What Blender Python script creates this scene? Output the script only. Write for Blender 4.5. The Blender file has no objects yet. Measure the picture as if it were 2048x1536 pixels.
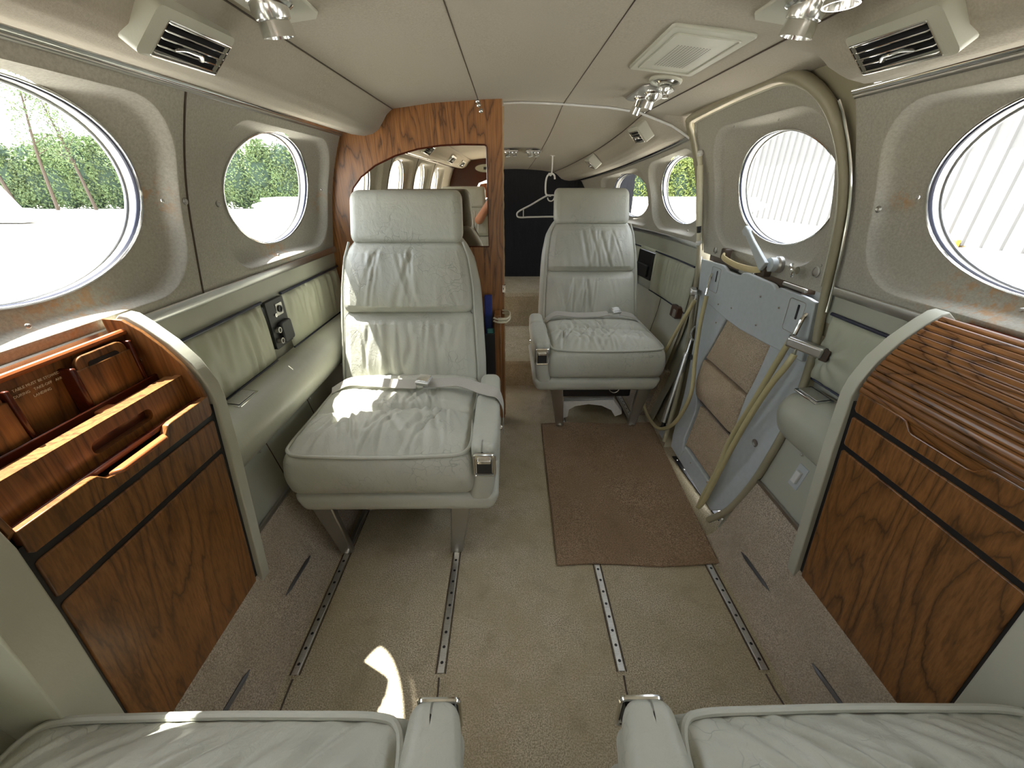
import bpy, bmesh, math, random
from mathutils import Vector, Matrix, noise
C = bpy.context.scene.collection
R = math.radians
# ---------------------------------------------------------------- camera
F = 790.0; TH = math.atan(400/F); H = 1.15; CX = -.058
YAW = math.atan(9*math.cos(TH)/F)
fw = Vector((math.sin(YAW)*math.cos(TH), math.cos(YAW)*math.cos(TH), -math.sin(TH)))
rt = Vector((math.cos(YAW), -math.sin(YAW), 0)); upv = rt.cross(fw)
cam = bpy.data.cameras.new('camera'); co = bpy.data.objects.new('camera', cam); C.objects.link(co)
cam.sensor_width = 36; cam.lens = F/2048*36; cam.clip_start = .02; cam.clip_end = 500
co.matrix_world = Matrix(((rt.x, upv.x, -fw.x, CX), (rt.y, upv.y, -fw.y, 0), (rt.z, upv.z, -fw.z, H), (0, 0, 0, 1)))
bpy.context.scene.camera = co
# ---------------------------------------------------------------- light and exposure
vs = bpy.context.scene.view_settings
vs.view_transform = 'Standard'; vs.look = 'None'; vs.gamma = 1; vs.exposure = 0.68
bpy.context.scene.render.film_transparent = False
cy = bpy.context.scene.cycles
cy.max_bounces = 12; cy.diffuse_bounces = 8; cy.glossy_bounces = 6; cy.transparent_max_bounces = 16; cy.transmission_bounces = 6
cy.sample_clamp_indirect = 6; cy.caustics_reflective = False; cy.caustics_refractive = False
wd = bpy.data.worlds.new('sky'); bpy.context.scene.world = wd; wd.use_nodes = True
nt = wd.node_tree; bg = nt.nodes['Background']; sk = nt.nodes.new('ShaderNodeTexSky')
sk.sky_type = 'NISHITA'; sk.sun_disc = False; sk.sun_elevation = R(65); sk.sun_rotation = R(-58); sk.air_density = 1.0; sk.dust_density = 2.0
mixw = nt.nodes.new('ShaderNodeMixRGB'); mixw.inputs[0].default_value = .72; mixw.inputs[2].default_value = (3.45, 3.35, 3.2, 1)
nt.links.new(sk.outputs[0], mixw.inputs[1]); nt.links.new(mixw.outputs[0], bg.inputs[0]); bg.inputs[1].default_value = 1.25
sd = bpy.data.lights.new('sun', 'SUN'); sd.energy = 22; sd.angle = R(.6); sd.color = (1, .95, .87)
so = bpy.data.objects.new('sun', sd); C.objects.link(so)
so.rotation_euler = Vector((.40, -.25, -1)).to_track_quat('-Z', 'Y').to_euler(); so.location = (-8, 8, 12)
# ---------------------------------------------------------------- node helpers
class NB:
    def __init__(s, name, rough=.5, metal=0, spec=.5):
        s.m = bpy.data.materials.new(name); s.m.use_nodes = True; s.t = s.m.node_tree
        s.b = s.t.nodes['Principled BSDF']; s.b.inputs['Roughness'].default_value = rough
        s.b.inputs['Metallic'].default_value = metal; s.b.inputs['Specular IOR Level'].default_value = spec
        s.h = None
    def n(s, ty, **k):
        x = s.t.nodes.new('ShaderNode'+ty)
        for a, b in k.items():
            if a in x.inputs: x.inputs[a].default_value = b
            else: setattr(x, a, b)
        return x
    def l(s, a, b): s.t.links.new(a, b)
    def co(s, scale=(1, 1, 1), rot=(0, 0, 0), loc=(0, 0, 0)):
        c = s.n('TexCoord'); m = s.n('Mapping'); m.inputs['Scale'].default_value = scale; m.inputs['Rotation'].default_value = rot
        m.inputs['Location'].default_value = loc
        s.l(c.outputs['Object'], m.inputs[0]); return m.outputs[0]
    def noise(s, v, sc, det=4, rough=.5, dist=0):
        x = s.n('TexNoise'); x.inputs['Scale'].default_value = sc; x.inputs['Detail'].default_value = det
        x.inputs['Roughness'].default_value = rough; x.inputs['Distortion'].default_value = dist; s.l(v, x.inputs['Vector']); return x.outputs['Fac']
    def ramp(s, f, stops):
        x = s.n('ValToRGB'); e = x.color_ramp.elements
        while len(e) < len(stops): e.new(.5)
        for i, (p, c) in enumerate(stops):
            e[i].position = p; e[i].color = (*c, 1) if not isinstance(c, (int, float)) else (c, c, c, 1)
        s.l(f, x.inputs[0]); return x.outputs[0]
    def mix(s, f, a, b, mode='MIX'):
        x = s.n('MixRGB', blend_type=mode)
        for i, q in enumerate((f, a, b)):
            if isinstance(q, (int, float)): x.inputs[i].default_value = q if i == 0 else (q, q, q, 1)
            elif isinstance(q, tuple): x.inputs[i].default_value = (*q, 1)
            else: s.l(q, x.inputs[i])
        return x.outputs[0]
    def col(s, c):
        if isinstance(c, tuple): s.b.inputs['Base Color'].default_value = (*c, 1)
        else: s.l(c, s.b.inputs['Base Color'])
        return s
    def rgh(s, f): s.l(f, s.b.inputs['Roughness']); return s
    def bump(s, f, st=.3, d=.002):
        x = s.n('Bump'); x.inputs['Strength'].default_value = st; x.inputs['Distance'].default_value = d; s.l(f, x.inputs['Height'])
        if s.h: s.l(s.h, x.inputs['Normal'])
        s.h = x.outputs[0]; s.l(s.h, s.b.inputs['Normal']); return s
def hx(h, k=1.0):
    f = lambda c: ((c/255+.055)/1.055)**2.4 if c/255 > .04045 else c/255/12.92
    return tuple(f(int(h[i:i+2], 16))*k for i in (0, 2, 4))
def plain(name, c, rough=.5, metal=0, spec=.5):
    b = NB(name, rough, metal, spec); v = b.co((1, 1, 1))
    f = b.noise(v, 60, 3); b.col(b.mix(b.ramp(f, [(.3, 0), (.7, 1)]), tuple(x*.93 for x in c), c)); return b.m
def leather(name, c, crack=.0, wr=.35, vs_=38):
    b = NB(name, .42, 0, .45); v = b.co()
    n1 = b.noise(v, 5, 3); base = b.mix(b.ramp(n1, [(.3, 0), (.7, 1)]), tuple(x*.9 for x in c), tuple(min(1, x*1.06) for x in c))
    g = b.noise(v, 420, 2); b.bump(g, .18, .0006); w2 = b.noise(b.co((1, 1, .7)), 75, 4, .6, .8); b.bump(w2, min(1, wr*1.3), .0016)
    w = b.noise(b.co((1, 1, .6)), 20, 5, .6, 1.4); b.bump(w, wr, .005)
    vo = b.n('TexVoronoi', feature='DISTANCE_TO_EDGE'); vo.inputs['Scale'].default_value = vs_
    dn = b.n('TexNoise'); dn.inputs['Scale'].default_value = 14; b.l(v, dn.inputs['Vector'])
    vv = b.n('VectorMath', operation='ADD'); sc = b.n('VectorMath', operation='SCALE'); sc.inputs['Scale'].default_value = .10
    b.l(dn.outputs['Color'], sc.inputs[0]); b.l(v, vv.inputs[0]); b.l(sc.outputs[0], vv.inputs[1]); b.l(vv.outputs[0], vo.inputs['Vector'])
    line = b.ramp(vo.outputs['Distance'], [(0, 0), (.035, 1)])
    mask = b.ramp(b.noise(v, 6, 2), [(.52, 0), (.66, 1)])
    ln = b.mix(mask, (1, 1, 1), line)
    if crack > 0:
        b.bump(ln, crack, .0016)
        base = b.mix(b.mix(1, ln, (1, 1, 1), 'SUBTRACT') if False else ln, tuple(x*.72 for x in c), base)
    b.col(base); return b.m
def fabric(name, c, c2, sc=260, st=.7, d=.002):
    b = NB(name, .95, 0, .15); v = b.co()
    n1 = b.noise(v, sc, 4, .7); n2 = b.noise(v, 3.5, 4, .6)
    a = b.mix(b.ramp(n1, [(.3, 0), (.7, 1)]), c2, c); a = b.mix(b.ramp(n2, [(.35, 0), (.7, 1)]), tuple(x*.86 for x in c), a)
    b.col(a); b.bump(n1, st, d); return b.m
def carpet(name, c, c2, spots, sc=330):
    b = NB(name, 1, 0, .05); v = b.co()
    n1 = b.noise(v, sc*.9, 3, .8); n2 = b.noise(v, 4, 5, .65); n3 = b.noise(b.co((1, 1, 1), (0, 0, .3)), 14, 4, .6)
    a = b.mix(b.ramp(n1, [(.40, 0), (.60, 1)]), tuple(x*.72 for x in c2), tuple(min(1, x*1.15) for x in c)); a = b.mix(b.ramp(n2, [(.42, .55), (.62, 0)]), a, spots)
    a = b.mix(b.ramp(n3, [(.52, 0), (.75, .35)]), a, tuple(x*.6 for x in spots)); b.col(a)
    vo = b.n('TexVoronoi'); vo.inputs['Scale'].default_value = 230; b.l(v, vo.inputs['Vector'])
    b.bump(vo.outputs['Distance'], .55, .004); b.bump(n1, .5, .003); return b.m
def wood(name, along='z', k=1.0, gloss=.28, seed=0, cx=0.0, sc=1.0):
    # walnut: stretched noise contour lines (cathedral grain) plus fine fibre streaks
    b = NB(name, gloss, 0, .5)
    st = {'z': (1, 1, .16), 'y': (1, .16, 1), 'x': (.16, 1, 1)}[along]
    v = b.co(tuple(s*sc for s in st), loc=(seed, seed*.7, seed*1.3)); n = b.noise(v, 3.6, 3.0, .5, .35)
    mt = b.n('Math', operation='MULTIPLY'); b.l(n, mt.inputs[0]); mt.inputs[1].default_value = 22
    wob = b.noise(b.co(tuple(s*7 for s in st)), 7, 4, .6); mw = b.n('Math', operation='MULTIPLY_ADD'); b.l(wob, mw.inputs[0]); mw.inputs[1].default_value = .9; b.l(mt.outputs[0], mw.inputs[2])
    fr = b.n('Math', operation='FRACT'); b.l(mw.outputs[0], fr.inputs[0])
    ring = b.ramp(fr.outputs[0], [(0, .0), (.07, .5), (.35, .9), (.7, 1), (.93, .6), (1, .0)])
    fs = {'z': (140, 140, 3.5), 'y': (140, 3.5, 140), 'x': (3.5, 140, 140)}[along]
    fib = b.noise(b.co(fs), 1.6, 4, .65)
    a = b.mix(ring, tuple(x*k for x in hx('432813')), tuple(x*k for x in hx('9a683a')))
    big = b.noise(b.co(st), 9, 3); a = b.mix(b.ramp(big, [(.35, 0), (.7, .55)]), a, tuple(x*k for x in hx('7a502a')))
    a = b.mix(b.ramp(fib, [(.32, .55), (.6, 0)]), a, tuple(x*k for x in hx('402711'))); b.col(a)
    b.bump(fib, .12, .0006); return b.m
def metal(name, c, rough=.2, brushed=0):
    b = NB(name, rough, 1.0); b.col(c)
    v = b.co((1, 1, 1) if not brushed else (4, 200, 200)); f = b.noise(v, 9, 3); b.rgh(b.ramp(f, [(.3, max(.02, rough-.08)), (.75, rough+.14)])); return b.m
MT = {}
LC = (.465, .468, .40)
MT['leather'] = leather('leather', LC, .45, .45, 30)
MT['leather_plain'] = leather('leather_plain', LC, 0, .22)
MT['vinyl'] = leather('vinyl', (.40, .405, .33), 0, .12)
MT['quilt'] = leather('quilt', (.42, .43, .33), 0, .2)
MT['headliner'] = fabric('headliner', hx('b9b2a3'), hx('9d9688'), 240, .45, .0016)
def stained():
    b = NB('wall_panel_cloth', .9, 0, .2); v = b.co(); n1 = b.noise(v, 200, 4, .7)
    a = b.mix(b.ramp(n1, [(.35, 0), (.65, 1)]), hx('9f9c91'), hx('b4b1a6')); a = b.mix(b.ramp(b.noise(v, 4, 4, .6), [(.4, 0), (.7, .5)]), a, hx('a5a195'))
    tot = None
    for p, r in (((-.85, .965, 1.12), .07), ((-.87, 1.44, .945), .10), ((-.87, .72, .95), .13), ((-.85, 1.80, 1.09), .06), ((.86, .74, .955), .14), ((.83, .97, 1.12), .04)):
        d = b.n('VectorMath', operation='DISTANCE'); b.l(v, d.inputs[0]); d.inputs[1].default_value = p; q = b.n('MapRange'); q.inputs['From Min'].default_value = 0; q.inputs['From Max'].default_value = r; q.inputs['To Min'].default_value = 1; q.inputs['To Max'].default_value = 0; b.l(d.outputs['Value'], q.inputs['Value'])
        if tot is None: tot = q.outputs[0]
        else: m_ = b.n('Math', operation='MAXIMUM'); b.l(tot, m_.inputs[0]); b.l(q.outputs[0], m_.inputs[1]); tot = m_.outputs[0]
    ns = b.ramp(b.noise(v, 42, 5, .7), [(.48, 0), (.60, 1)]); mu = b.n('Math', operation='MULTIPLY'); b.l(tot, mu.inputs[0]); b.l(ns, mu.inputs[1]); m2 = b.n('Math', operation='MULTIPLY'); b.l(mu.outputs[0], m2.inputs[0]); m2.inputs[1].default_value = .75
    b.col(b.mix(m2.outputs[0], a, hx('b98a55'))); b.bump(n1, .3, .001); return b.m
MT['wallcloth'] = stained()
MT['carpet'] = carpet('carpet', hx('cfc4ad'), hx('a3977f'), hx('a89c7c'))
MT['carpet2'] = carpet('carpet_taupe', hx('c6baa8'), hx('9d907f'), hx('a89c88'))
MT['stepcarpet'] = carpet('step_carpet', hx('cfbfa8'), hx('a89680'), hx('b3a187'))
MT['mat'] = carpet('mat_pile', hx('ac957c'), hx('79644f'), hx('8c755c'), 300)
MT['wood'] = wood('walnut', 'z', 1.0, .3, 0)
MT['wood2'] = wood('walnut_b', 'z', 1.0, .3, 5.2)
MT['wood3'] = wood('walnut_c', 'z', .95, .32, 2.7)
MT['woodY'] = wood('walnut_long', 'y', 1.0, .25, 1.7, sc=1.6)
MT['woodB'] = wood('walnut_bulkhead', 'z', 1.2, .35, 8.3, sc=1.5)
MT['cherry'] = wood('cherry_edge', 'y', 1.0, .22, 3.1)
b = NB('mahogany_edge', .2); v = b.co((30, 3, 30)); b.col(b.mix(b.noise(v, 3, 4), hx('38170d'), hx('602b19'))); MT['mahog'] = b.m
b = NB('orange_wood', .25); v = b.co((30, 3, 30)); b.col(b.mix(b.noise(v, 3, 4), hx('7d4323'), hx('b26c40'))); MT['redwood'] = b.m
MT['chrome'] = metal('chrome', (.82, .82, .80), .12)
MT['brushed'] = metal('brushed_aluminium', (.62, .62, .6), .32, 1)
MT['steel'] = metal('dull_steel', (.45, .44, .41), .38)
MT['darkmetal'] = metal('dark_metal', (.16, .16, .17), .45)
MT['black'] = plain('black_plastic', (.012, .012, .013), .45)
MT['blackgap'] = plain('black_edge', (.008, .008, .01), .5)
MT['navy'] = plain('navy_piping', (.02, .024, .05), .4)
MT['paint'] = plain('blue_grey_paint', (.47, .51, .525), .38)
MT['white'] = plain('white_plastic', (.72, .72, .69), .4)
MT['ivory'] = plain('ivory_plastic', (.62, .58, .42), .45)
MT['hose'] = plain('cream_rubber', hx('b9ae83'), .5)
MT['cream'] = leather('cream_trim', (.50, .50, .41), 0, .1)
MT['seal'] = leather('door_seal', hx('989179'), 0, .3)
MT['dark'] = plain('dark_void', (.012, .012, .014), .9)
b = NB('black_curtain', .95); v = b.co((60, 1, 6)); b.col(b.mix(b.noise(v, 2, 4), (.006, .006, .007), (.016, .016, .02))); b.bump(b.noise(b.co((6, 1, 1)), 4, 3), .5, .02); MT['curtain'] = b.m
MT['brownp'] = plain('brown_plastic', hx('4a2f22'), .35)
MT['darkbrown'] = plain('dark_brown_cap', hx('46392c'), .5)
MT['handle'] = plain('tan_strap', hx('c9b98c'), .5)
MT['belt'] = fabric('belt_webbing', hx('b9b6ac'), hx('a19e94'), 500, .3, .0006)
MT['blue'] = plain('blue_cover', (.02, .035, .22), .4)
MT['mirror'] = metal('mirror_glass', (.80, .74, .64), .015)
MT['mirror'].node_tree.nodes['Principled BSDF'].inputs['Roughness'].default_value = .01
for l_ in list(MT['mirror'].node_tree.links):
    if l_.to_socket.name == 'Roughness': MT['mirror'].node_tree.links.remove(l_)
MT['plywood'] = plain('raw_ply_edge', hx('a98f6c'), .9)
# clear pane: see-through with a faint reflection
def glass(name, tint, refl=.5):
    m = bpy.data.materials.new(name); m.use_nodes = True; t = m.node_tree; t.nodes.clear()
    o = t.nodes.new('ShaderNodeOutputMaterial'); tr = t.nodes.new('ShaderNodeBsdfTransparent'); gl = t.nodes.new('ShaderNodeBsdfGlossy')
    mx = t.nodes.new('ShaderNodeMixShader'); lw = t.nodes.new('ShaderNodeLayerWeight'); lw.inputs[0].default_value = .5; pw = t.nodes.new('ShaderNodeMath'); pw.operation = 'POWER'; pw.inputs[1].default_value = 5
    fr = t.nodes.new('ShaderNodeMath'); fr.operation = 'MULTIPLY_ADD'; fr.inputs[1].default_value = .5; fr.inputs[2].default_value = .03; t.links.new(lw.outputs['Facing'], pw.inputs[0]); t.links.new(pw.outputs[0], fr.inputs[0])
    tr.inputs[0].default_value = (*tint, 1); gl.inputs['Roughness'].default_value = .02
    t.links.new(fr.outputs[0], mx.inputs[0]); t.links.new(tr.outputs[0], mx.inputs[1]); t.links.new(gl.outputs[0], mx.inputs[2]); t.links.new(mx.outputs[0], o.inputs[0]); return m
MT['glass'] = glass('window_glass', (.86, .89, .90))
MT['clearplastic'] = glass('clear_plastic', (.85, .92, .9))
MT['lens'] = plain('lamp_lens', (.75, .74, .68), .15)
# ---------------------------------------------------------------- mesh helpers
ORG = {}
def tag(o, label, cat, group=None, kind=None):
    if label: o['label'] = label
    if cat: o['category'] = cat
    if group: o['group'] = group
    if kind: o['kind'] = kind
    return o
def thing(name, label, cat, loc=(0, 0, 0), group=None, kind=None):
    o = bpy.data.objects.new(name, None); C.objects.link(o); o.location = loc; o.empty_display_size = .05
    tag(o, label, cat, group, kind); ORG[o] = Vector(loc); return o
class M:
    def __init__(s): s.v = []; s.f = []
    def add(s, vs, fs):
        b = len(s.v); s.v += [Vector(p) for p in vs]; s.f += [[i+b for i in f] for f in fs]; return s
    def grid(s, fn, nu, nv, cu=False, cv=False, flip=False):
        vs = []; U = nu if cu else nu+1; V = nv if cv else nv+1
        for i in range(U):
            for j in range(V): vs.append(fn(i/nu, j/nv))
        fs = []
        for i in range(nu):
            for j in range(nv):
                a = i*V+j; b_ = ((i+1) % U)*V+j; c = ((i+1) % U)*V+(j+1) % V; d = i*V+(j+1) % V
                fs.append([a, d, c, b_] if flip else [a, b_, c, d])
        return s.add(vs, fs)
    def box(s, c, d, rot=None):
        q = [Vector((x*d[0]/2, y*d[1]/2, z*d[2]/2)) for x in (-1, 1) for y in (-1, 1) for z in (-1, 1)]
        if rot: q = [rot @ p for p in q]
        return s.add([p+Vector(c) for p in q], [[0, 1, 3, 2], [4, 6, 7, 5], [0, 4, 5, 1], [2, 3, 7, 6], [0, 2, 6, 4], [1, 5, 7, 3]])
    def tube(s, pts, r, n=12, closed=False, caps=True, flat=None, upax=None):
        pts = [Vector(p) for p in pts]; N = len(pts); rr = r if isinstance(r, (list, tuple)) else [r]*N
        tn = []
        for i in range(N):
            a = pts[(i-1) % N] if closed or i > 0 else pts[0]; b_ = pts[(i+1) % N] if closed or i < N-1 else pts[-1]
            tn.append((b_-a).normalized())
        u = Vector(upax) if upax else (Vector((0, 0, 1)) if abs(tn[0].z) < .9 else Vector((1, 0, 0)))
        vs = []
        for i in range(N):
            t = tn[i]
            if upax: u = Vector(upax)
            u = (u-t*u.dot(t)).normalized(); w = t.cross(u)
            fl = flat if flat else 1
            for k in range(n):
                a = 2*math.pi*k/n; vs.append(pts[i]+u*math.cos(a)*rr[i]*fl+w*math.sin(a)*rr[i])
        fs = []
        for i in range(N if closed else N-1):
            j = (i+1) % N
            for k in range(n): fs.append([i*n+k, i*n+(k+1) % n, j*n+(k+1) % n, j*n+k])
        if caps and not closed: fs += [list(range(n))[::-1], [(N-1)*n+k for k in range(n)]]
        return s.add(vs, fs)
    def lathe(s, prof, mat=None, n=24, caps=True):
        mat = mat or Matrix(); vs = [mat @ Vector((r*math.cos(2*math.pi*k/n), r*math.sin(2*math.pi*k/n), z)) for r, z in prof for k in range(n)]
        fs = [[i*n+k, i*n+(k+1) % n, (i+1)*n+(k+1) % n, (i+1)*n+k] for i in range(len(prof)-1) for k in range(n)]
        if caps: fs += [list(range(n))[::-1], [(len(prof)-1)*n+k for k in range(n)]]
        return s.add(vs, fs)
    def prism(s, poly, fn, w0, w1):
        n = len(poly); vs = [fn(u, v, w0) for u, v in poly]+[fn(u, v, w1) for u, v in poly]
        return s.add(vs, [list(range(n)), [n+i for i in range(n)][::-1]]+[[i, n+i, n+(i+1) % n, (i+1) % n] for i in range(n)])
    def build(s, name, mat, parent=None, ang=35, bev=0, sub=0, seg=2, label=None, cat=None, group=None, kind=None, wn=False):
        if not s.v: return None
        org = ORG.get(parent, Vector((0, 0, 0))) if parent else Vector((0, 0, 0))
        if parent is None and kind is None:
            xs = [p.x for p in s.v]; ys = [p.y for p in s.v]; zs = [p.z for p in s.v]
            org = Vector(((min(xs)+max(xs))/2, (min(ys)+max(ys))/2, min(zs)))
        me = bpy.data.meshes.new(name); me.from_pydata([tuple(p-org) for p in s.v], [], s.f)
        bm = bmesh.new(); bm.from_mesh(me); bmesh.ops.recalc_face_normals(bm, faces=bm.faces) if wn is False else None; bm.to_mesh(me); bm.free()
        me.materials.append(MT[mat] if isinstance(mat, str) else mat)
        o = bpy.data.objects.new(name, me); C.objects.link(o)
        if parent is None: o.location = org; ORG[o] = org
        else: o.parent = parent; ORG[o] = org
        if ang:
            me.polygons.foreach_set('use_smooth', [True]*len(me.polygons)); me.set_sharp_from_angle(angle=R(ang))
        if bev:
            m = o.modifiers.new('bevel', 'BEVEL'); m.width = bev; m.segments = seg; m.limit_method = 'ANGLE'; m.angle_limit = R(30)
        if sub:
            m = o.modifiers.new('sub', 'SUBSURF'); m.levels = sub; m.render_levels = sub
        tag(o, label, cat, group, kind); return o
def lerp(a, b, t): return a+(b-a)*t
def sm(t): t = max(0, min(1, t)); return t*t*(3-2*t)
def interp(T, x):
    if x <= T[0][0]: return T[0][1]
    for (a, p), (b_, q) in zip(T, T[1:]):
        if x <= b_: return p+(q-p)*(x-a)/(b_-a)
    return T[-1][1]
def crom(pts, n=6, closed=False):
    P = [Vector(p) for p in pts]; N = len(P); out = []
    for i in range(N if closed else N-1):
        a, b_, c, d = (P[(i+k) % N] if closed else P[max(0, min(N-1, i+k))] for k in (-1, 0, 1, 2))
        for k in range(n):
            t = k/n; out.append(.5*((2*b_)+(c-a)*t+(2*a-5*b_+4*c-d)*t*t+(3*b_-a-3*c+d)*t**3))
    if not closed: out.append(P[-1])
    return out
# ---------------------------------------------------------------- cabin section
PROF = [(0, .70), (.12, .74), (.25, .78), (.5, .83), (.65, .842), (.75, .845), (.885, .84), (1.0, .82), (1.11, .80), (1.2, .775), (1.324, .727), (1.38, .695), (1.44, .65)]
_W = []
for i in range(289):
    z = i*.005; _W.append(sum(interp(PROF, max(0, min(1.44, z+d))) for d in (-.04, -.02, 0, .02, .04))/5 if .04 < z < 1.40 else interp(PROF, z))
def wx(z):
    i = max(0, min(287.99, z/.005)); k = int(i); return lerp(_W[k], _W[k+1], i-k)
def xo(Y): return .09*max(0, Y-2)**2
def zd(z, Y): return z-max(0, z-.885)/.555*.122*max(0, Y-1.95)
def S(sd, Y, z, off=0): return Vector((sd*(wx(z)-xo(Y)-off), Y, zd(z, Y)))   # point on a side wall; off = towards the aisle
YF, YB, YA = -2.0, 1.86, 3.5
# ---------------------------------------------------------------- floor
DY0, DY1 = 1.04, 1.90      # entry door opening on the right wall
m = M(); ys = [YF, -1, 0, .5, 1.0, 1.04, 1.2, 1.4, 1.6, 1.75, 1.9, 2.0, 2.25]
m.grid(lambda u, v: Vector((lerp(-.645, .645, u), lerp(YF, 2.25, v), 0)), 8, 24)
m.build('floor', 'carpet', kind='structure')
LED = [(.645, 0), (.665, .006), (.685, .022), (.705, .055), (.722, .10), (.745, .18), (.772, .262)]
def ledge(sd, y0, y1, name):
    mm = M(); n = max(2, int((y1-y0)/.08)); pts = crom([(a, 0, c) for a, c in LED], 4)
    mm.grid(lambda u, v: Vector((sd*pts[round(u*(len(pts)-1))].x, lerp(y0, y1, v), pts[round(u*(len(pts)-1))].z)), len(pts)-1, n)
    mm.grid(lambda u, v: Vector((sd*lerp(.772, .84, u), lerp(y0, y1, v), .262)), 1, n)
    for y in (y0, y1):
        mm.add([Vector((sd*p.x, y, p.z)) for p in pts]+[Vector((sd*.84, y, .262)), Vector((sd*.84, y, -.02)), Vector((sd*.645, y, -.02))], [list(range(len(pts)+3))])
    mm.build(name, 'carpet2', kind='structure')
ledge(-1, YF, 2.25, 'baseboard_left'); ledge(1, YF, DY0-.01, 'baseboard_right'); ledge(1, 1.88, 2.25, 'baseboard_right')
m = M(); m.box((.70, 1.46, -.011), (.13, .86, .022)); m.build('floor', 'carpet', kind='structure')
# raised baggage floor with two carpeted risers
m = M()
def prof_fill(m, pts, x0, x1):
    for (ya, za), (yb, zb) in zip(pts, pts[1:]): m.add([(x0, ya, za), (x1, ya, za), (x1, yb, zb), (x0, yb, zb)], [[0, 1, 2, 3]])
prof_fill(m, [(2.25, 0), (2.25, .15), (2.26, .165), (2.28, .17), (2.93, .17), (2.93, .40), (2.94, .425), (2.97, .43), (3.5, .43)], -.82, .82)
m.build('floor', 'carpet', kind='structure')
# ---------------------------------------------------------------- ceiling
CA = [(0, 1.446), (.09, 1.444), (.17, 1.441), (.35, 1.430), (.505, 1.411)]
COVE = [(.505, 1.411), (.53, 1.392), (.548, 1.368), (.568, 1.343), (.595, 1.328), (.63, 1.321), (.68, 1.327), (.727, 1.340), (.76, 1.345)]
FLAT = [(.505, 1.411), (.54, 1.408), (.57, 1.406), (.60, 1.404), (.63, 1.402), (.655, 1.400), (.68, 1.398), (.71, 1.395), (.76, 1.38)]
def cblend(Y): return sm((Y-.92)/.17)*sm((1.975-Y)/.06)
def cpt(sd, s, Y):
    if s <= 4:
        k = min(3, int(s)); t = s-k; x = lerp(CA[k][0], CA[k+1][0], t); z = lerp(CA[k][1], CA[k+1][1], t)
    else:
        s2 = (s-4)*2; k = min(7, int(s2)); t = s2-k
        x = lerp(COVE[k][0], COVE[k+1][0], t); z = lerp(COVE[k][1], COVE[k+1][1], t)
        if sd > 0:
            b_ = cblend(Y); x = lerp(x, lerp(FLAT[k][0], FLAT[k+1][0], t), b_); z = lerp(z, lerp(FLAT[k][1], FLAT[k+1][1], t), b_)
    f = max(0, x-.35)/.4
    return Vector((sd*(x-xo(Y)*min(1, x/.5)), Y, zd(z, Y)))
m = M(); NY = 150
ss = [i*.5 for i in range(8)]+[4]
def cfn(u, v):
    k = round(u*(len(SS)-1)); return cpt(1 if SS[k] >= 0 else -1, abs(SS[k]), lerp(YF, YA, v))
SS = [-x for x in ss[::-1] if x > 0]+[x for x in ss]
m.grid(cfn, len(SS)-1, 60)
SS = [4+i*.125 for i in range(33)]; m.grid(cfn, 32, NY)
SS = [-(4+i*.125) for i in range(33)]; m.grid(cfn, 32, NY)
m.build('ceiling', 'headliner', ang=50, kind='structure')
def line(fn, y0, y1, r, name, mat, n=40, flat=None, up=None, nn=6):
    mm = M(); mm.tube([fn(lerp(y0, y1, i/n)) for i in range(n+1)], r, nn, flat=flat, upax=up); return mm.build(name, mat, kind='structure')
for sx in (-1, 1):
    line(lambda y: cpt(sx, 2.0, y)+Vector((0, 0, .0003)), YF, YA, .0016, 'trim_1', 'darkbrown')
    line(lambda y: cpt(sx, 4.0, y)+Vector((0, 0, -.0005)), YF, YA if sx > 0 else YA, .002, 'trim_2', 'darkbrown')
# chrome strips along the side walls
def strip(sd, z, y0, y1, w, t, name, mat, off=.004, n=50):
    mm = M(); mm.grid(lambda u, v: (lambda a, Y: S(sd, Y, z+w*math.cos(a), off+t*math.sin(a)))(u*2*math.pi, lerp(y0, y1, v)), 10, n, cu=True)
    return mm.build(name, mat, kind='structure')
for sd in (-1, 1):
    for (a, b_) in ([(YF, 1.86)] if sd < 0 else [(YF, 1.075), (1.93, YA)]):
        strip(sd, 1.333, a, b_, .006, .005, 'trim_3', 'chrome', .004); strip(sd, 1.324, a, b_, .0035, .003, 'trim_3', 'steel', .003)
        strip(sd, .889, a, b_, .013, .005, 'trim_4', 'brushed', .004)
    for (a, b_) in ([(YF, 1.86)] if sd < 0 else [(YF, 1.03)]):
        mm = M(); mm.box((sd*.772, (a+b_)/2, .268), (.008, b_-a, .012)); mm.build('trim_5', 'steel', kind='structure')
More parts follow.
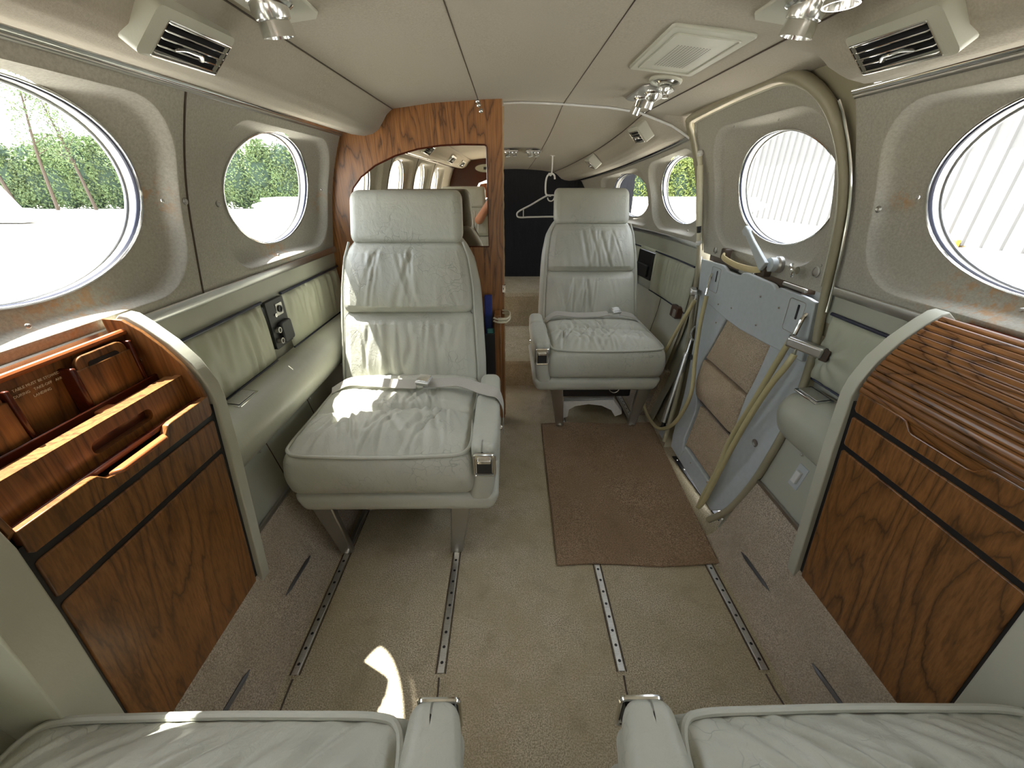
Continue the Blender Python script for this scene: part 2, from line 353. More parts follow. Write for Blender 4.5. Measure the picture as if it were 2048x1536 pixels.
# ---------------------------------------------------------------- side walls with moulded window recesses
def ray_poly(c, d, poly):
    best = None
    for p, q in zip(poly, poly[1:]+poly[:1]):
        ex, ey = q[0]-p[0], q[1]-p[1]; den = d[0]*ey-d[1]*ex
        if abs(den) < 1e-12: continue
        t = ((p[0]-c[0])*ey-(p[1]-c[1])*ex)/den; s_ = ((p[0]-c[0])*d[1]-(p[1]-c[1])*d[0])/den
        if t > 0 and -1e-6 <= s_ <= 1+1e-6 and (best is None or t < best): best = t
    return best or .01
def rrect(y0, y1, z0, z1, r, n=8):
    P = []
    for cx_, cz_, a0 in ((y1-r, z1-r, 0), (y0+r, z1-r, 90), (y0+r, z0+r, 180), (y1-r, z0+r, 270)):
        for k in range(n+1): a = R(a0+90*k/n); P.append((cx_+r*math.cos(a), cz_+r*math.sin(a)))
    return P
DP = .046
def panel(sd, outer, c, rp, rec, name, off0=0.0, mat='wallcloth', parent=None, **kw):
    mm = M(); A = set(2*math.pi*k/120 for k in range(120))
    for q in outer: A.add(math.atan2(q[1]-c[1], q[0]-c[0]) % (2*math.pi))
    A = sorted(A); rings = []
    for a in A:
        d = (math.cos(a), math.sin(a)); r0 = 1/math.sqrt((d[0]/rp[0])**2+(d[1]/rp[1])**2)
        r2 = ray_poly(c, d, outer); r1 = min(ray_poly(c, d, rec), r2-.004)
        col = []
        for k in range(19):
            t = k/18; t = t if k < 2 else 1-((1-t)**1.5); r = lerp(r0, r1, t); e_ = (r1-r)
            o = -DP*(.55*sm(e_/.020)+.45*(1-t)**.8)
            col.append((c[0]+d[0]*r, c[1]+d[1]*r, o))
        for k in range(1, 7):
            r = lerp(r1, r2, k/6); col.append((c[0]+d[0]*r, c[1]+d[1]*r, 0))
        rings.append(col)
    n = len(rings); K = len(rings[0]); vs = [S(sd, y, z, o+off0) for col in rings for y, z, o in col]
    fs = [[i*K+k, ((i+1) % n)*K+k, ((i+1) % n)*K+k+1, i*K+k+1] for i in range(n) for k in range(K-1)]
    mm.add(vs, fs); return mm.build(name, mat, parent, ang=55, **kw)
WN = [0]
def window(sd, c, rp, off0=0.0):
    WN[0] += 1; t = thing('window_%d' % WN[0], None, None, S(sd, c[0], c[1], off0-DP), kind='structure')
    el = lambda k, s_, N=64: (c[0]+rp[0]*s_*math.cos(2*math.pi*k/N), c[1]+rp[1]*s_*math.sin(2*math.pi*k/N))
    mm = M(); mm.tube([S(sd, *el(k, 1.0), off0-DP+.002) for k in range(64)], .0028, 8, closed=True); mm.build('window_frame', 'chrome', t)
    mm = M(); mm.tube([S(sd, *el(k, 1.0), off0-DP-.006) for k in range(64)], .004, 8, closed=True); mm.build('gasket', 'navy', t)
    mm = M(); mm.grid(lambda u, v: S(sd, *el(u*64, 1.0+.0*v), off0-DP-.004-.03*v), 64, 3, cu=True); mm.build('reveal', 'steel', t)
    mm = M(); mm.tube([S(sd, *el(k, .992), off0-DP-.030) for k in range(64)], .003, 8, closed=True); mm.build('outer_frame', 'brushed', t)
    mm = M(); vs = [S(sd, c[0], c[1], off0-DP-.012)]+[S(sd, *el(k, 1.0), off0-DP-.008) for k in range(64)]
    mm.add(vs, [[0, 1+k, 1+(k+1) % 64] for k in range(64)]); mm.build('pane', 'glass', t)
    return t
ZT, ZL = 1.340, .880
def rect(y0, y1, n=10):
    return [(lerp(y0, y1, k/n), ZL) for k in range(n)]+[(y1, lerp(ZL, ZT, k/n)) for k in range(n)]+[(lerp(y1, y0, k/n), ZT) for k in range(n)]+[(y0, lerp(ZT, ZL, k/n)) for k in range(n)]
def wpanel(sd, y0, y1, cY, name):
    if cY is None:
        mm = M(); mm.grid(lambda u, v: S(sd, lerp(y0, y1, u), lerp(ZL, ZT, v)), 6, 12); mm.build(name, 'wallcloth', kind='structure'); return
    rec = rrect(max(y0+.014, cY-.330), min(y1-.022, cY+.340), .920, 1.300, .110)
    panel(sd, rect(y0, y1), (cY, 1.131), (.258, .163), rec, name, kind='structure'); window(sd, (cY, 1.131), (.258, .163))
for a, b_, c in ((-2.0, -1.27, None), (-1.27, -.49, -.88), (-.49, .29, -.10), (.29, 1.013, .683), (1.013, 1.86, 1.47), (1.86, 2.55, 2.22), (2.55, 3.28, 2.93), (3.28, 3.5, None)):
    wpanel(-1, a, b_, c, 'wall_left')
for a, b_, c in ((-2.0, -1.27, None), (-1.27, -.49, -.88), (-.49, .29, -.10), (.29, 1.075, .668), (1.925, 2.55, 2.22), (2.55, 3.28, 2.90), (3.28, 3.5, None)):
    wpanel(1, a, b_, c, 'wall_right')
for sd, L in ((-1, (.29, 1.013, -.49)), (1, (.29, -.49))):
    for y in L:
        mm = M(); mm.tube([S(sd, y, lerp(ZL, ZT, k/14), .001) for k in range(15)], .0022, 6); mm.build('trim_6', 'darkbrown', kind='structure')
# lower side wall: smooth vinyl band, backing
def band(sd, z0, z1, y0, y1, off, mat, name, nz=6, **kw):
    mm = M(); ny = max(2, int((y1-y0)/.06)); mm.grid(lambda u, v: S(sd, lerp(y0, y1, u), lerp(z0, z1, v), off), ny, nz); return mm.build(name, mat, kind='structure', **kw)
for sd, segs in ((-1, [(YF, 1.86), (1.86, YA)]), (1, [(YF, 1.075), (1.90, YA)])):
    nm = 'wall_left' if sd < 0 else 'wall_right'
    for a, b_ in segs:
        band(sd, .80, .885, a, b_, .0, 'vinyl', nm); band(sd, -.03, .81, 1.82 if (sd > 0 and a > 1) else a, b_, -.02, 'vinyl', nm)
# front and rear ends of the hull around the openings, so that light only enters by windows
mm = M(); mm.add([(-.95, 3.5, .3), (.95, 3.5, .3), (.95, 3.5, 1.5), (-.95, 3.5, 1.5)], [[0, 1, 2, 3]]); mm.build('wall_back', 'curtain', kind='structure')
# chrome bow across the ceiling beside the bulkhead and its seam
pts = [cpt(1 if s_ >= 0 else -1, abs(s_), 1.93)+Vector((0, 0, -.003)) for s_ in [-.8+i*.2 for i in range(24)]]+[Vector((.62, 1.93, 1.365)), Vector((.665, 1.93, 1.342)), Vector((.71, 1.93, 1.318))]
pts = [p for p in pts if p.x < .56 and p.x > -.1]+pts[-3:]
mm = M(); mm.tube(pts, .0085, 10, flat=.5, upax=(0, 0, 1)); mm.build('trim_7', 'white', kind='structure')
# ---------------------------------------------------------------- outside
t = M(); t.add([(-200, -200, -1.3), (200, -200, -1.3), (200, 200, -1.3), (-200, 200, -1.3)], [[0, 1, 2, 3]])
b = NB('concrete', .9); v = b.co(); b.col(b.mix(b.noise(v, .8, 6), hx('b3aea4'), hx('cfcac0'))); MT['concrete'] = b.m
t.build('ground', 'concrete', kind='structure')
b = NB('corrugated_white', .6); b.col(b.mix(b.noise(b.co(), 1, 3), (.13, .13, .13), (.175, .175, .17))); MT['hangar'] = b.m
h = thing('hangar', 'white corrugated metal hangar wall outside the right windows', 'building', (19.6, 12, -1.3))
mm = M(); N = 330
def corr(y0, y1, x, z0, z1, axis='y', pitch=.75):
    P = []; y = y0
    while y < y1:
        P += [(y, 0), (y+pitch*.62, 0), (y+pitch*.68, -.09), (y+pitch*.94, -.09)]; y += pitch
    P.append((y1, 0)); return P
P = corr(-15, 36, 19.6, -1.3, 8); vs = []
for y, d in P: vs += [(19.6+d, y, -1.22), (19.6+d, y, 8)]
mm.add(vs, [[2*i, 2*i+2, 2*i+3, 2*i+1] for i in range(len(P)-1)])
P = corr(19.6, 23.4, 0, 0, 0); vs = []
for x, d in P: vs += [(x, 36+d, -1.22), (x, 36+d, 8)]
mm.add(vs, [[2*i, 2*i+2, 2*i+3, 2*i+1] for i in range(len(P)-1)]); mm.build('siding', 'hangar', h, ang=10)
mm = M(); mm.box((19.62, 10, -1.26), (.14, 52, .08)); mm.build('base_angle', 'steel', h)
mm = M(); mm.box((18.9, 10.5, 8.2), (3.2, 52, .25)); mm.build('roof', 'hangar', h)
for y in (17.9, 23.5):
    mm = M(); mm.box((19.36, y, -1.15), (.22, .32, .30)); mm.build('wheel_chock', plain('yellow_paint', (.75, .42, .05), .6) if 'yel' not in MT else MT['yel'], bev=.03, label='yellow wheel chock at the foot of the hangar wall', cat='chock', group='yellow blocks along the hangar base')
# hedge: a mass of leaf cards grown over a rounded core
def leafm(name, c1, c2, c3):
    b = NB(name, .7, 0, .3); n1 = b.noise(b.co(), .55, 4); n2 = b.noise(b.co(), 9, 2)
    a = b.mix(b.ramp(n1, [(.35, 0), (.65, 1)]), c1, c2); b.col(b.mix(b.ramp(n2, [(.45, 0), (.75, .8)]), a, c3))
    b.b.inputs['Subsurface Weight'].default_value = 0; return b.m
MT['leafL'] = leafm('foliage', hx('46583f'), hx('627a52'), hx('96a066'))
MT['leafR'] = leafm('foliage_bright', hx('6a7c42'), hx('8a9a58'), hx('b5b870'))
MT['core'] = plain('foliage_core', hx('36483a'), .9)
random.seed(4)
def clump(mm, c, r, n, s):
    for _ in range(n):
        d = Vector((random.gauss(0, 1), random.gauss(0, 1), random.gauss(0, 1))).normalized()
        p = Vector(c)+Vector((d.x*r[0], d.y*r[1], d.z*r[2]))*random.uniform(.82, 1.08)
        a = Vector((random.gauss(0, 1), random.gauss(0, 1), random.gauss(0, 1))).normalized(); b_ = a.orthogonal().normalized(); k = s*random.uniform(.6, 1.3)
        mm.add([p-a*k, p+b_*k*.45, p+a*k, p-b_*k*.45], [[0, 1, 2, 3]])
def hedge(xs, y, w, hgts, mat, label, n=2000, s=.17):
    t = thing('hedge', label, 'hedge', ((xs[0]+xs[-1])/2, y, -1.3)); core = M(); mm = M()
    for x, hgt in zip(xs, hgts):
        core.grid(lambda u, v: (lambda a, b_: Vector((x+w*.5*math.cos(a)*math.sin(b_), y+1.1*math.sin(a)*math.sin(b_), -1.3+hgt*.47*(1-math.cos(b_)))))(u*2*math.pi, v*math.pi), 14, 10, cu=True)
        clump(mm, (x, y-.1, -1.3+hgt*.45), (w*.58, 1.3, hgt*.50), n, s)
        for k in range(5): clump(mm, (x+random.uniform(-w*.45, w*.45), y-.5, -1.3+hgt*random.uniform(.15, .95)), (w*.26, .9, hgt*.13), n//6, s)
    core.build('inner_growth', 'core', t, kind='stuff'); mm.build('foliage', mat, t, ang=0, kind='stuff')
hedge([-62+i*2.7 for i in range(26)], 49, 3.4, [6.9+random.uniform(-.5, .6) for _ in range(26)], 'leafL', 'long dense green hedge beyond the apron, seen through the left windows')
hedge([9.5+i*2.2 for i in range(8)], 48, 3.0, [6.0+random.uniform(-.3, .3) for _ in range(8)], 'leafR', 'sunlit yellow-green hedge seen through the rear right windows')
# tall sparse trees on the far left
def tall(x, y, hgt, lean, name):
    t = thing('tall_tree', name, 'tree', (x, y, -1.3), group='sparse trees above the hedge')
    mm = M(); top = Vector((x+lean, y, -1.3+hgt)); pts = crom([(x, y, -1.3), (x+lean*.25, y, -1.3+hgt*.4), (x+lean*.7, y, -1.3+hgt*.75), top], 5)
    mm.tube(pts, [lerp(.17, .03, i/(len(pts)-1)) for i in range(len(pts))], 6)
    tips = []
    for k in range(26):
        p = pts[int(lerp(5, len(pts)-1, k/26))]; d = Vector((random.uniform(-1, 1), random.uniform(-.5, .5), random.uniform(.3, 1))).normalized()*random.uniform(1.0, 2.6)
        mm.tube([p, p+d*.5, p+d+Vector((0, 0, -.1))], [.04, .025, .01], 4); tips.append(p+d*.9); tips.append(p+d*.55)
    mm.build('trunk', 'darkbrown', t); mm = M()
    for p in tips: clump(mm, p, (.85, .6, .6), 30, .11)
    mm.build('foliage', 'leafL', t, ang=0)
for a in ((-47, 45.5, 12.5, 2.2, 'tall feathery tree leaning right above the hedge in the near left window'), (-51, 45.5, 13.5, -2.5, 'tallest feathery tree above the hedge, second from the left edge of the near left window'), (-43.5, 46, 9.8, -.8, 'slim young tree just above the hedge, middle of the near left window'), (-55.5, 45.5, 12, 1, 'feathery tree above the hedge at the very left edge of the picture'), (-39.5, 46, 8.8, .3, 'low slim tree tip above the hedge, rightmost in the near left window')): tall(*a)
# the aircraft's own tailplane and wing seen outside
MT['skin'] = plain('white_aircraft_paint', (.78, .78, .76), .3)
t = thing('tailplane', 'white horizontal tailplane of the aircraft seen outside through the aft windows', 'tailplane', (0, 6.4, .8))
for sd in (-1, 1):
    mm = M(); mm.prism([(.4, 5.7), (3.4, 6.05), (3.62, 6.3), (3.68, 6.9), (.4, 7.1)], lambda u, v, w: Vector((sd*u, v, .95+w)), -.02, .02); mm.build('stabiliser', 'skin', t, bev=.02)
    mm = M(); mm.tube([(sd*.4, 6.55, .80), (sd*3.0, 6.5, .83), (sd*3.7, 6.5, .85), (sd*3.86, 6.5, .86)], [.11, .09, .07, .02], 14); mm.build('horn', 'skin', t)
for sd in (-1, 1):
    t = M(); t.prism([(1.05, -2.2), (9, -1.4), (9, .1), (1.05, .75)], lambda u, v, w: Vector((sd*u, v, -.42+(u-1)*.07+w)), -.09, .06)
    t.build('aircraft_wing', 'skin', bev=.03, label='white aircraft wing outside the %s windows' % ('left' if sd < 0 else 'right'), cat='wing')
t = thing('parked_aircraft_fin', 'white tail fin of a parked aircraft at the far left edge outside', 'fin', (-34.8, 30, -1.3))
mm = M(); mm.prism([(-40, -.35), (-33.5, -.35), (-34.9, 2.4), (-36.2, 4.6), (-38, 4.6)], lambda u, v, w: Vector((u, 30+w, v)), -.15, .15); mm.build('fin', 'skin', t, bev=.05)
mm = M(); mm.box((-37.5, 30, -.8), (9, 1.6, .9)); mm.build('fuselage', 'skin', t, bev=.3)
# ---------------------------------------------------------------- seat rails in the floor
random.seed(11)
for i, (x, y0, y1, lab) in enumerate(((-.622, .585, 2.2, 'outer floor seat rail under the left aft seat'), (-.240, .585, 2.2, 'inner floor seat rail under the left aft seat'), (.238, .585, 2.2, 'floor seat rail running under the left side of the brown mat'), (.617, .585, 2.2, 'floor seat rail running under the right side of the brown mat'))):
    t = thing('seat_rail', 'perforated aluminium '+lab, 'rail', (x, (y0+y1)/2, 0))
    m = M(); m.box((x, (y0+y1)/2, .002), (.017, y1-y0, .004)); m.build('track', 'brushed', t, bev=.001)
    m = M(); m.box((x-.0125, (y0+y1)/2, .0008), (.003, y1-y0, .0016)); m.box((x+.0125, (y0+y1)/2, .0008), (.003, y1-y0, .0016)); m.build('carpet_edge', 'darkbrown', t)
    y = y0+.025
    while y < min(y1, y0+1.6):
        m = M(); m.add([Vector((x+.0042*math.cos(a*math.pi/6), y+.0042*math.sin(a*math.pi/6), .0043)) for a in range(12)], [list(range(12))]); y += .0405; m.build('lock_hole', 'blackgap', t)
    m = M(); P = [(x+random.uniform(-.003, .003)+(.004 if k > 3 else 0), y0-.01-k*.035, .0003) for k in range(26)]; m.tube(P, .0024, 6); m.build('carpet_slit', 'darkbrown', t)
for sd in (-1, 1):
    for (ya, yb, w) in ((.76, .905, 'rear'), (.44, .565, 'front')):
        pts = [(lerp(.7075, .7125, k/6), lerp(yb, ya, k/6)) for k in range(7)]
        m = M(); m.tube([Vector((sd*x, y, .067+(x-.7075)*1.5)) for x, y in pts], [.001]+[.0045]*5+[.001], 8, flat=1.3, upax=(sd*.7, 0, .7))
        m.build('carpet_slot_trim', 'darkmetal', label='short %s metal slot set in the %s carpet ledge' % (w, 'left' if sd < 0 else 'right'), cat='trim strip')
# ---------------------------------------------------------------- brown mat
t = thing('door_mat', 'brown rectangular pile mat on the floor in front of the entry steps', 'mat', (.39, 1.35, 0))
m = M()
def matp(u, v, z=0):
    y = lerp(.912, 1.785, v)+.006*math.sin(u*7); xl = lerp(.108, .121, v); xr = lerp(.647, .70, v)
    return Vector((lerp(xl, xr, u), y, .0085+z+.0015*math.sin(u*9+v*5)))
m.grid(lambda u, v: matp(u, v), 24, 30); m.build('pile', 'mat', t)
m = M(); P = [matp(k/20, 0) for k in range(20)]+[matp(1, k/24) for k in range(24)]+[matp(1-k/20, 1) for k in range(20)]+[matp(0, 1-k/24) for k in range(24)]
m.tube([p-Vector((0, 0, .003)) for p in P], .0055, 8, closed=True)
m.build('bound_edge', 'mat', t)
# ---------------------------------------------------------------- bulkhead
t = thing('bulkhead', 'walnut veneered cabin bulkhead with an arched mirror behind the left seat', 'bulkhead', (-.45, 1.86, 0))
out = [(-.078, 0), (-.078, 1.444)]+[(cpt(-1, s_, YB).x, cpt(-1, s_, YB).z+.004) for s_ in [.5+k*.25 for k in range(30)]]
out = [p for p in out if p[0] <= -.077]+[(-(wx(z)+.012), z) for z in [1.32-k*.05 for k in range(26)]]+[(-.70, 0)]
mir = [(-.142, .900), (-.142, 1.282), (-.144, 1.288), (-.150, 1.291), (-.24, 1.292), (-.33, 1.288), (-.42, 1.276), (-.515, 1.252), (-.60, 1.218), (-.665, 1.176), (-.705, 1.135), (-.725, 1.09), (-.733, 1.03), (-.736, .9)]
m = M(); m.prism(out, lambda u, v, w: Vector((u, w, v)), YB, YB+.020); m.build('panel', 'woodB', t, ang=30)
m = M(); m.prism(mir, lambda u, v, w: Vector((u, w, v)), YB-.0025, YB+.001); m.build('mirror', 'mirror', t, ang=30, label='arched mirror set in the walnut bulkhead')
m = M(); m.tube([Vector((x, YB-.003, z)) for x, z in crom([(a, b_, 0) for a, b_ in mir], 3, True) for x, z in [(x, z)]] if False else [Vector((a, YB-.003, b_)) for a, b_ in mir], .0032, 8, closed=True); m.build('mirror_frame', 'mahog', t)
m = M(); vs = []
random.seed(3)
for k in range(90):
    z = 1.40*k/89+.02; j = random.uniform(0, .004)+(.006 if z > 1.36 or 1.22 < z < 1.27 else 0); vs += [Vector((-.079, YB+.001, z)), Vector((-.0745+j*.6, YB+.001, z)), Vector((-.0745+j*.6, YB+.019, z)), Vector((-.079, YB+.019, z))]
m.add(vs, [[4*k+a, 4*k+(a+1) % 4, 4*k+4+(a+1) % 4, 4*k+4+a] for k in range(89) for a in range(4)]); m.build('torn_edge', 'plywood', t, ang=0)
m = M(); m.box((-.0735, YB+.006, .711), (.007, .03, .034)); m.box((-.0785, YB-.002, .711), (.012, .003, .034)); m.build('latch_plate', 'chrome', t, bev=.0008)
m = M(); m.lathe([(0, 0), (.0035, .001), (.0035, .002), (0, .004)], Matrix.Translation((-.0785, YB-.003, .711)) @ Matrix.Rotation(R(90), 4, 'X'), 10); m.build('latch_screw', 'steel', t)
m = M()
for x, z in ((-.168, 1.424), (-.160, 1.405), (-.172, 1.437)): m.lathe([(.001, 0), (.009, .001), (.008, .004), (.003, .007), (.001, .0075)], Matrix.Translation((x, YB, z)) @ Matrix.Rotation(R(90), 4, 'X'), 14)
m.build('mounting_hardware', 'chrome', t)
# magazine rack standing against the bulkhead
t = thing('magazine_rack', 'narrow walnut magazine rack on the bulkhead behind the left seat', 'rack', (-.25, 1.83, .12))
m = M(); m.box((-.108, 1.812, .36), (.030, .09, .50)); m.build('side_panel', 'wood3', t, bev=.003)
m = M(); m.box((-.31, 1.772, .32), (.38, .012, .40)); m.build('front_panel', 'black', t, bev=.002)
m = M(); m.box((-.31, 1.812, .13), (.38, .09, .012)); m.build('base', 'wood3', t)
m = M(); m.box((-.150, 1.82, .47), (.035, .028, .44)); m.build('blue_binder', 'blue', bev=.003, label='dark blue binder standing in the rack behind the left seat', cat='binder')
t = thing('plastic_bag', 'crumpled clear plastic bag with a teal pack tucked behind the left seat', 'bag', (-.14, 1.80, .40))
m = M(); m.box((-.142, 1.79, .455), (.034, .02, .17)); m.build('teal_pack', plain('teal_pack', (.10, .30, .27), .4), t, bev=.006)
m = M(); random.seed(8)
m.grid(lambda u, v: Vector((-.142+.030*math.cos(u*6.283)*(1-.3*v)+random.uniform(-.004, .004), 1.785+.016*math.sin(u*6.283)+random.uniform(-.004, .004), lerp(.36, .61, v)+random.uniform(-.005, .005))), 14, 12, cu=True)
m.build('film', 'clearplastic', t, ang=0)
t = thing('bag_clip', 'ivory plastic clip hooked over the rack edge behind the left seat', 'clip', (-.08, 1.81, .56))
for k, dz in enumerate((0, .014)):
    m = M(); P = crom([(-.125, 1.765, .585+dz), (-.10, 1.758, .578+dz), (-.066, 1.765, .580+dz), (-.050, 1.79, .588+dz), (-.055, 1.83, .596+dz), (-.085, 1.845, .598+dz)], 5); m.tube(P, .0045, 8); m.build('arm', 'ivory', t)
m = M(); m.box((-.085, 1.762, .587), (.04, .004, .026)); m.build('grip', 'ivory', t, bev=.0015)
# ---------------------------------------------------------------- seats
def rbox(m, c, d, r, n, fn=None):
    # rounded box: c centre, d full size, r radius, n divisions per axis
    h = [x/2 for x in d]; key = {}; vs = []; fs = []
    def coords(k):
        N = n[k]; hh = h[k]; e = min(r*1.0, hh*.9); o = [-hh, -hh+e*.12, -hh+e*.35, -hh+e*.65, -hh+e]; inner = [lerp(-hh+e, hh-e, i/N) for i in range(1, N)]
        return o+inner+[-q for q in o[::-1]]
    cs = [coords(k) for k in range(3)]; L = [len(c_) for c_ in cs]
    def vid(i, j, k):
        if (i, j, k) in key: return key[(i, j, k)]
        p = Vector((cs[0][i], cs[1][j], cs[2][k])); q = Vector([max(-(h[a]-r), min(h[a]-r, p[a])) for a in range(3)])
        dv = p-q; p2 = q+dv.normalized()*min(r, 9) if dv.length > 1e-9 else p
        p2 = Vector(c)+p2
        if fn: p2 = fn(p2)
        key[(i, j, k)] = len(vs); vs.append(p2); return key[(i, j, k)]
    for a in range(3):
        b_, c_ = [(1, 2), (2, 0), (0, 1)][a]
        for e in (0, L[a]-1):
            for i in range(L[b_]-1):
                for j in range(L[c_]-1):
                    q = []
                    for di, dj in ((0, 0), (1, 0), (1, 1), (0, 1)):
                        ix = [0, 0, 0]; ix[a] = e; ix[b_] = i+di; ix[c_] = j+dj; q.append(vid(*ix))
                    fs.append(q if e else q[::-1])
    return m.add(vs, fs)
def ridge(x, c, w): return math.exp(-((x-c)/w)**2)
def crease(x, c, w): d = (x-c)/w; return -math.exp(-d*d)+.45*math.exp(-((abs(d)-1.9)/1.1)**2)
def make_seat(mir, seed, label, group, belt=True, far=False):
    rnd = random.Random(seed); fl = -1 if mir else 1
    X = lambda p: Vector((p.x*fl, p.y, p.z))
    t = thing('cabin_seat', label, 'seat', (0, 0, 0), group)
    # --- cushion
    w0, w1, d0, d1 = -.285, .262, 0.0, .50
    fr = [(rnd.uniform(-.22, .22), rnd.uniform(-.5, .5), rnd.uniform(.0045, .009), rnd.uniform(.3, 1)) for _ in range(26)]
    if seed > 50: fr = [(fx-.16+.05*(k % 3), abs(sl)*1.3+.35, w*1.1, a) for k, (fx, sl, w, a) in enumerate(fr)]+[(fx+.05, abs(sl)+.4, w, a) for fx, sl, w, a in fr[:8]]
    br = [(rnd.uniform(-.22, .22), rnd.uniform(-.6, .6), rnd.uniform(.0045, .009), rnd.uniform(.3, 1)) for _ in range(20)]
    def cush(p):
        x, y, z = p; cx_ = (x-(w0+w1)/2)/((w1-w0)/2); k = 0
        top = sm((z-.43)/.03)
        ex = max(0, 1-abs(cx_)**5); ey = sm(y/.10)*sm((.52-y)/.06)
        dome = .040*ex**.7*sm((y+.005)/.085)*sm((.53-y)/.08)*(1+.10*math.cos(cx_*2))
        vy = .215+.012*math.sin(x*11)
        dome -= .026*ridge(y, vy, .017)*ex
        dome -= .010*ridge(y, .385, .03)*ex
        for (fx, sl, w, a) in fr:
            if y < vy: s_ = (vy-y)/.2; dome += .0070*a*crease(x-fx-sl*(vy-y)*1.2, 0, w*(1+.4*s_))*math.exp(-((s_-.40)/.75)**2)*ex
        for (fx, sl, w, a) in br:
            if y >= vy: s_ = (y-vy)/.2; dome += .0062*a*crease(x-fx+sl*(y-vy)*1.1, 0, w*(1+.4*s_))*math.exp(-((s_-.2)/.5)**2)*ex
        dome += .0015*noise.noise(Vector((x*22, y*22, seed)))
        z2 = z+dome*top
        # bulging sides
        s2 = math.sin(max(0, min(1, (z-.30)/.155))*math.pi)
        if y < .02 and z < .45: y -= .012*s2+.004*noise.noise(Vector((x*9, z*9, seed+3)))*s2
        x += .012*s2*(1 if cx_ > 0 else -.9) if abs(cx_) > .9 else 0
        return X(Vector((x, y, z2)))
    m = M(); rbox(m, ((w0+w1)/2, .25, .378), (w1-w0, .50, .156), .030, (132, 110, 8), cush); cu_ = m.build('cushion', 'leather', t, ang=80)
    m = M(); P = [p for p in [(w0+.004, .44), (w0+.004, .20), (w0+.004, .06), (w0+.016, .018), (w0+.05, .004), (w0+.15, .000), ((w0+w1)/2, -.002), (w1-.15, .000), (w1-.05, .004), (w1-.016, .018), (w1-.004, .06), (w1-.004, .12), (w1-.012, .18), (w1-.020, .215), (w1-.010, .26), (w1-.004, .32), (w1-.004, .44)]]
    def zc(x, y):
        return .4545+.006*math.sin((x-w0)/(w1-w0)*math.pi)*(-1 if y < .01 else 0)
    m.tube([X(p) for p in crom([(x, y, zc(x, y)) for x, y in P], 6)], .0060, 8); m.build('piping', 'leather_plain', cu_)
    # --- pan with the arm upright
    m = M()
    def pan(p):
        x, y, z = p
        if x < -.2: x += max(0, (.30-z))*.45*max(0, (-.2-x)/.09); 
        if x > .26 and z < .30: x -= (.30-z)*.35
        return X(Vector((x, y, z)))
    rbox(m, (.026, .25, .270), (.640, .50, .070), .026, (30, 10, 4), pan)
    m.build('seat_pan', 'leather_plain', t, ang=60)
    m = M(); rbox(m, (.306, .245, .350), (.072, .49, .15), .022, (6, 14, 6), lambda p: X(Vector((p.x+(p.z-.42)*.16, p.y, p.z)))); m.build('arm_side', 'leather_plain', t, ang=60)
    def arm(p):
        x, y, z = p
        if y < .06 and z < .455: y += (.455-z)*.25
        x -= .010*sm((.08-y)/.1)*(1 if x > .30 else -.3)
        z += .010*sm((y-.05)/.35)
        return X(Vector((x, y, z)))
    m = M(); rbox(m, (.302, .150, .438), (.082, .31, .105), .022, (6, 20, 6), arm); m.build('armrest', 'leather', t, ang=60)
    m = M(); rbox(m, (.304, .388, .442), (.074, .15, .118), .026, (6, 8, 6), lambda p: X(p)); m.build('armrest_rear', 'leather_plain', t, ang=60)
    # --- ashtray in the arm's front face
    def fr_(x0, x1, z0, z1, y, th, name, mat, r=.004):
        mm = M(); P = rrect(x0, x1, z0, z1, r, 4); mm.tube([X(Vector((a, y, b_))) for a, b_ in P], th, 8, closed=True); return mm.build(name, mat, t)
    af_ = fr_(.272, .330, .390, .464, -.011, .0042, 'ashtray_frame', 'chrome', .006)
    m = M(); m.add([X(Vector((a, -.009, b_))) for a, b_ in rrect(.273, .329, .391, .463, .005)], [list(range(36))]); m.build('ashtray_plate', 'chrome', af_)
    m = M(); m.box(X(Vector((.301, -.006, .420))), (.044, .010, .048)); m.build('ashtray_cavity', 'black', af_)
    m = M(); rbox(m, (.301, -.013, .441), (.040, .012, .014), .004, (4, 2, 2), lambda p: X(p)); m.build('ashtray_lid', 'chrome', af_)
    # recline button on the outer side
    m = M(); m.lathe([(.001, 0), (.009, .001), (.009, .007), (.006, .011), (.001, .012)], Matrix.Translation(X(Vector((.340, .17, .437)))) @ Matrix.Rotation(R(90*fl), 4, 'Y'), 14); m.build('recline_button', 'chrome', t)
    # --- back
    SL = .33
    def tilt(p):
        x, y, z = p; yy = .455+(z-.43)*SL+.05*max(0, z-1.0)
        return Vector((x-.010, y+yy, z))
    def wid(z): return interp([(.40, .262), (.50, .262), (.70, .252), (.80, .247), (.90, .232), (.955, .212), (1.0, .212), (1.2, .208)], z)
    def pad(z0, z1, T, bul, fn, seedk, name, wk=1.0, mat='leather'):
        rr = random.Random(seed*7+seedk); h_ = z1-z0
        fold = [(rr.uniform(-.85, .85), rr.uniform(-.5, .5), rr.uniform(.0045, .010), rr.uniform(.25, 1), rr.choice((0, 1, 2, 2))) for _ in range(fn)]
        def f(p):
            x, y, z = p; u = x/.25; v = (z-z0)/h_; W_ = wid(z)*wk
            x2 = u*W_
            if y < 0:
                b_ = bul*(1-min(1, abs(u))**3.2)*(4*max(0, v)*max(0, 1-v))**.55
                for (fx, sl, w, a, kd) in fold:
                    d = (x2-fx*W_*.8-sl*(v-.5)*h_*.7); env = math.exp(-((v-1)/.45)**2) if kd == 1 else math.exp(-(v/.4)**2) if kd == 0 else 1-(2*v-1)**2
                    b_ += .0062*a*crease(d, 0, w*1.25)*env*(1-abs(u)**4 if abs(u) < 1 else 0)
                b_ += .003*noise.noise(Vector((x*9, z*9, seed+seedk)))
                y -= b_
            return X(tilt(Vector((x2, y, z))))
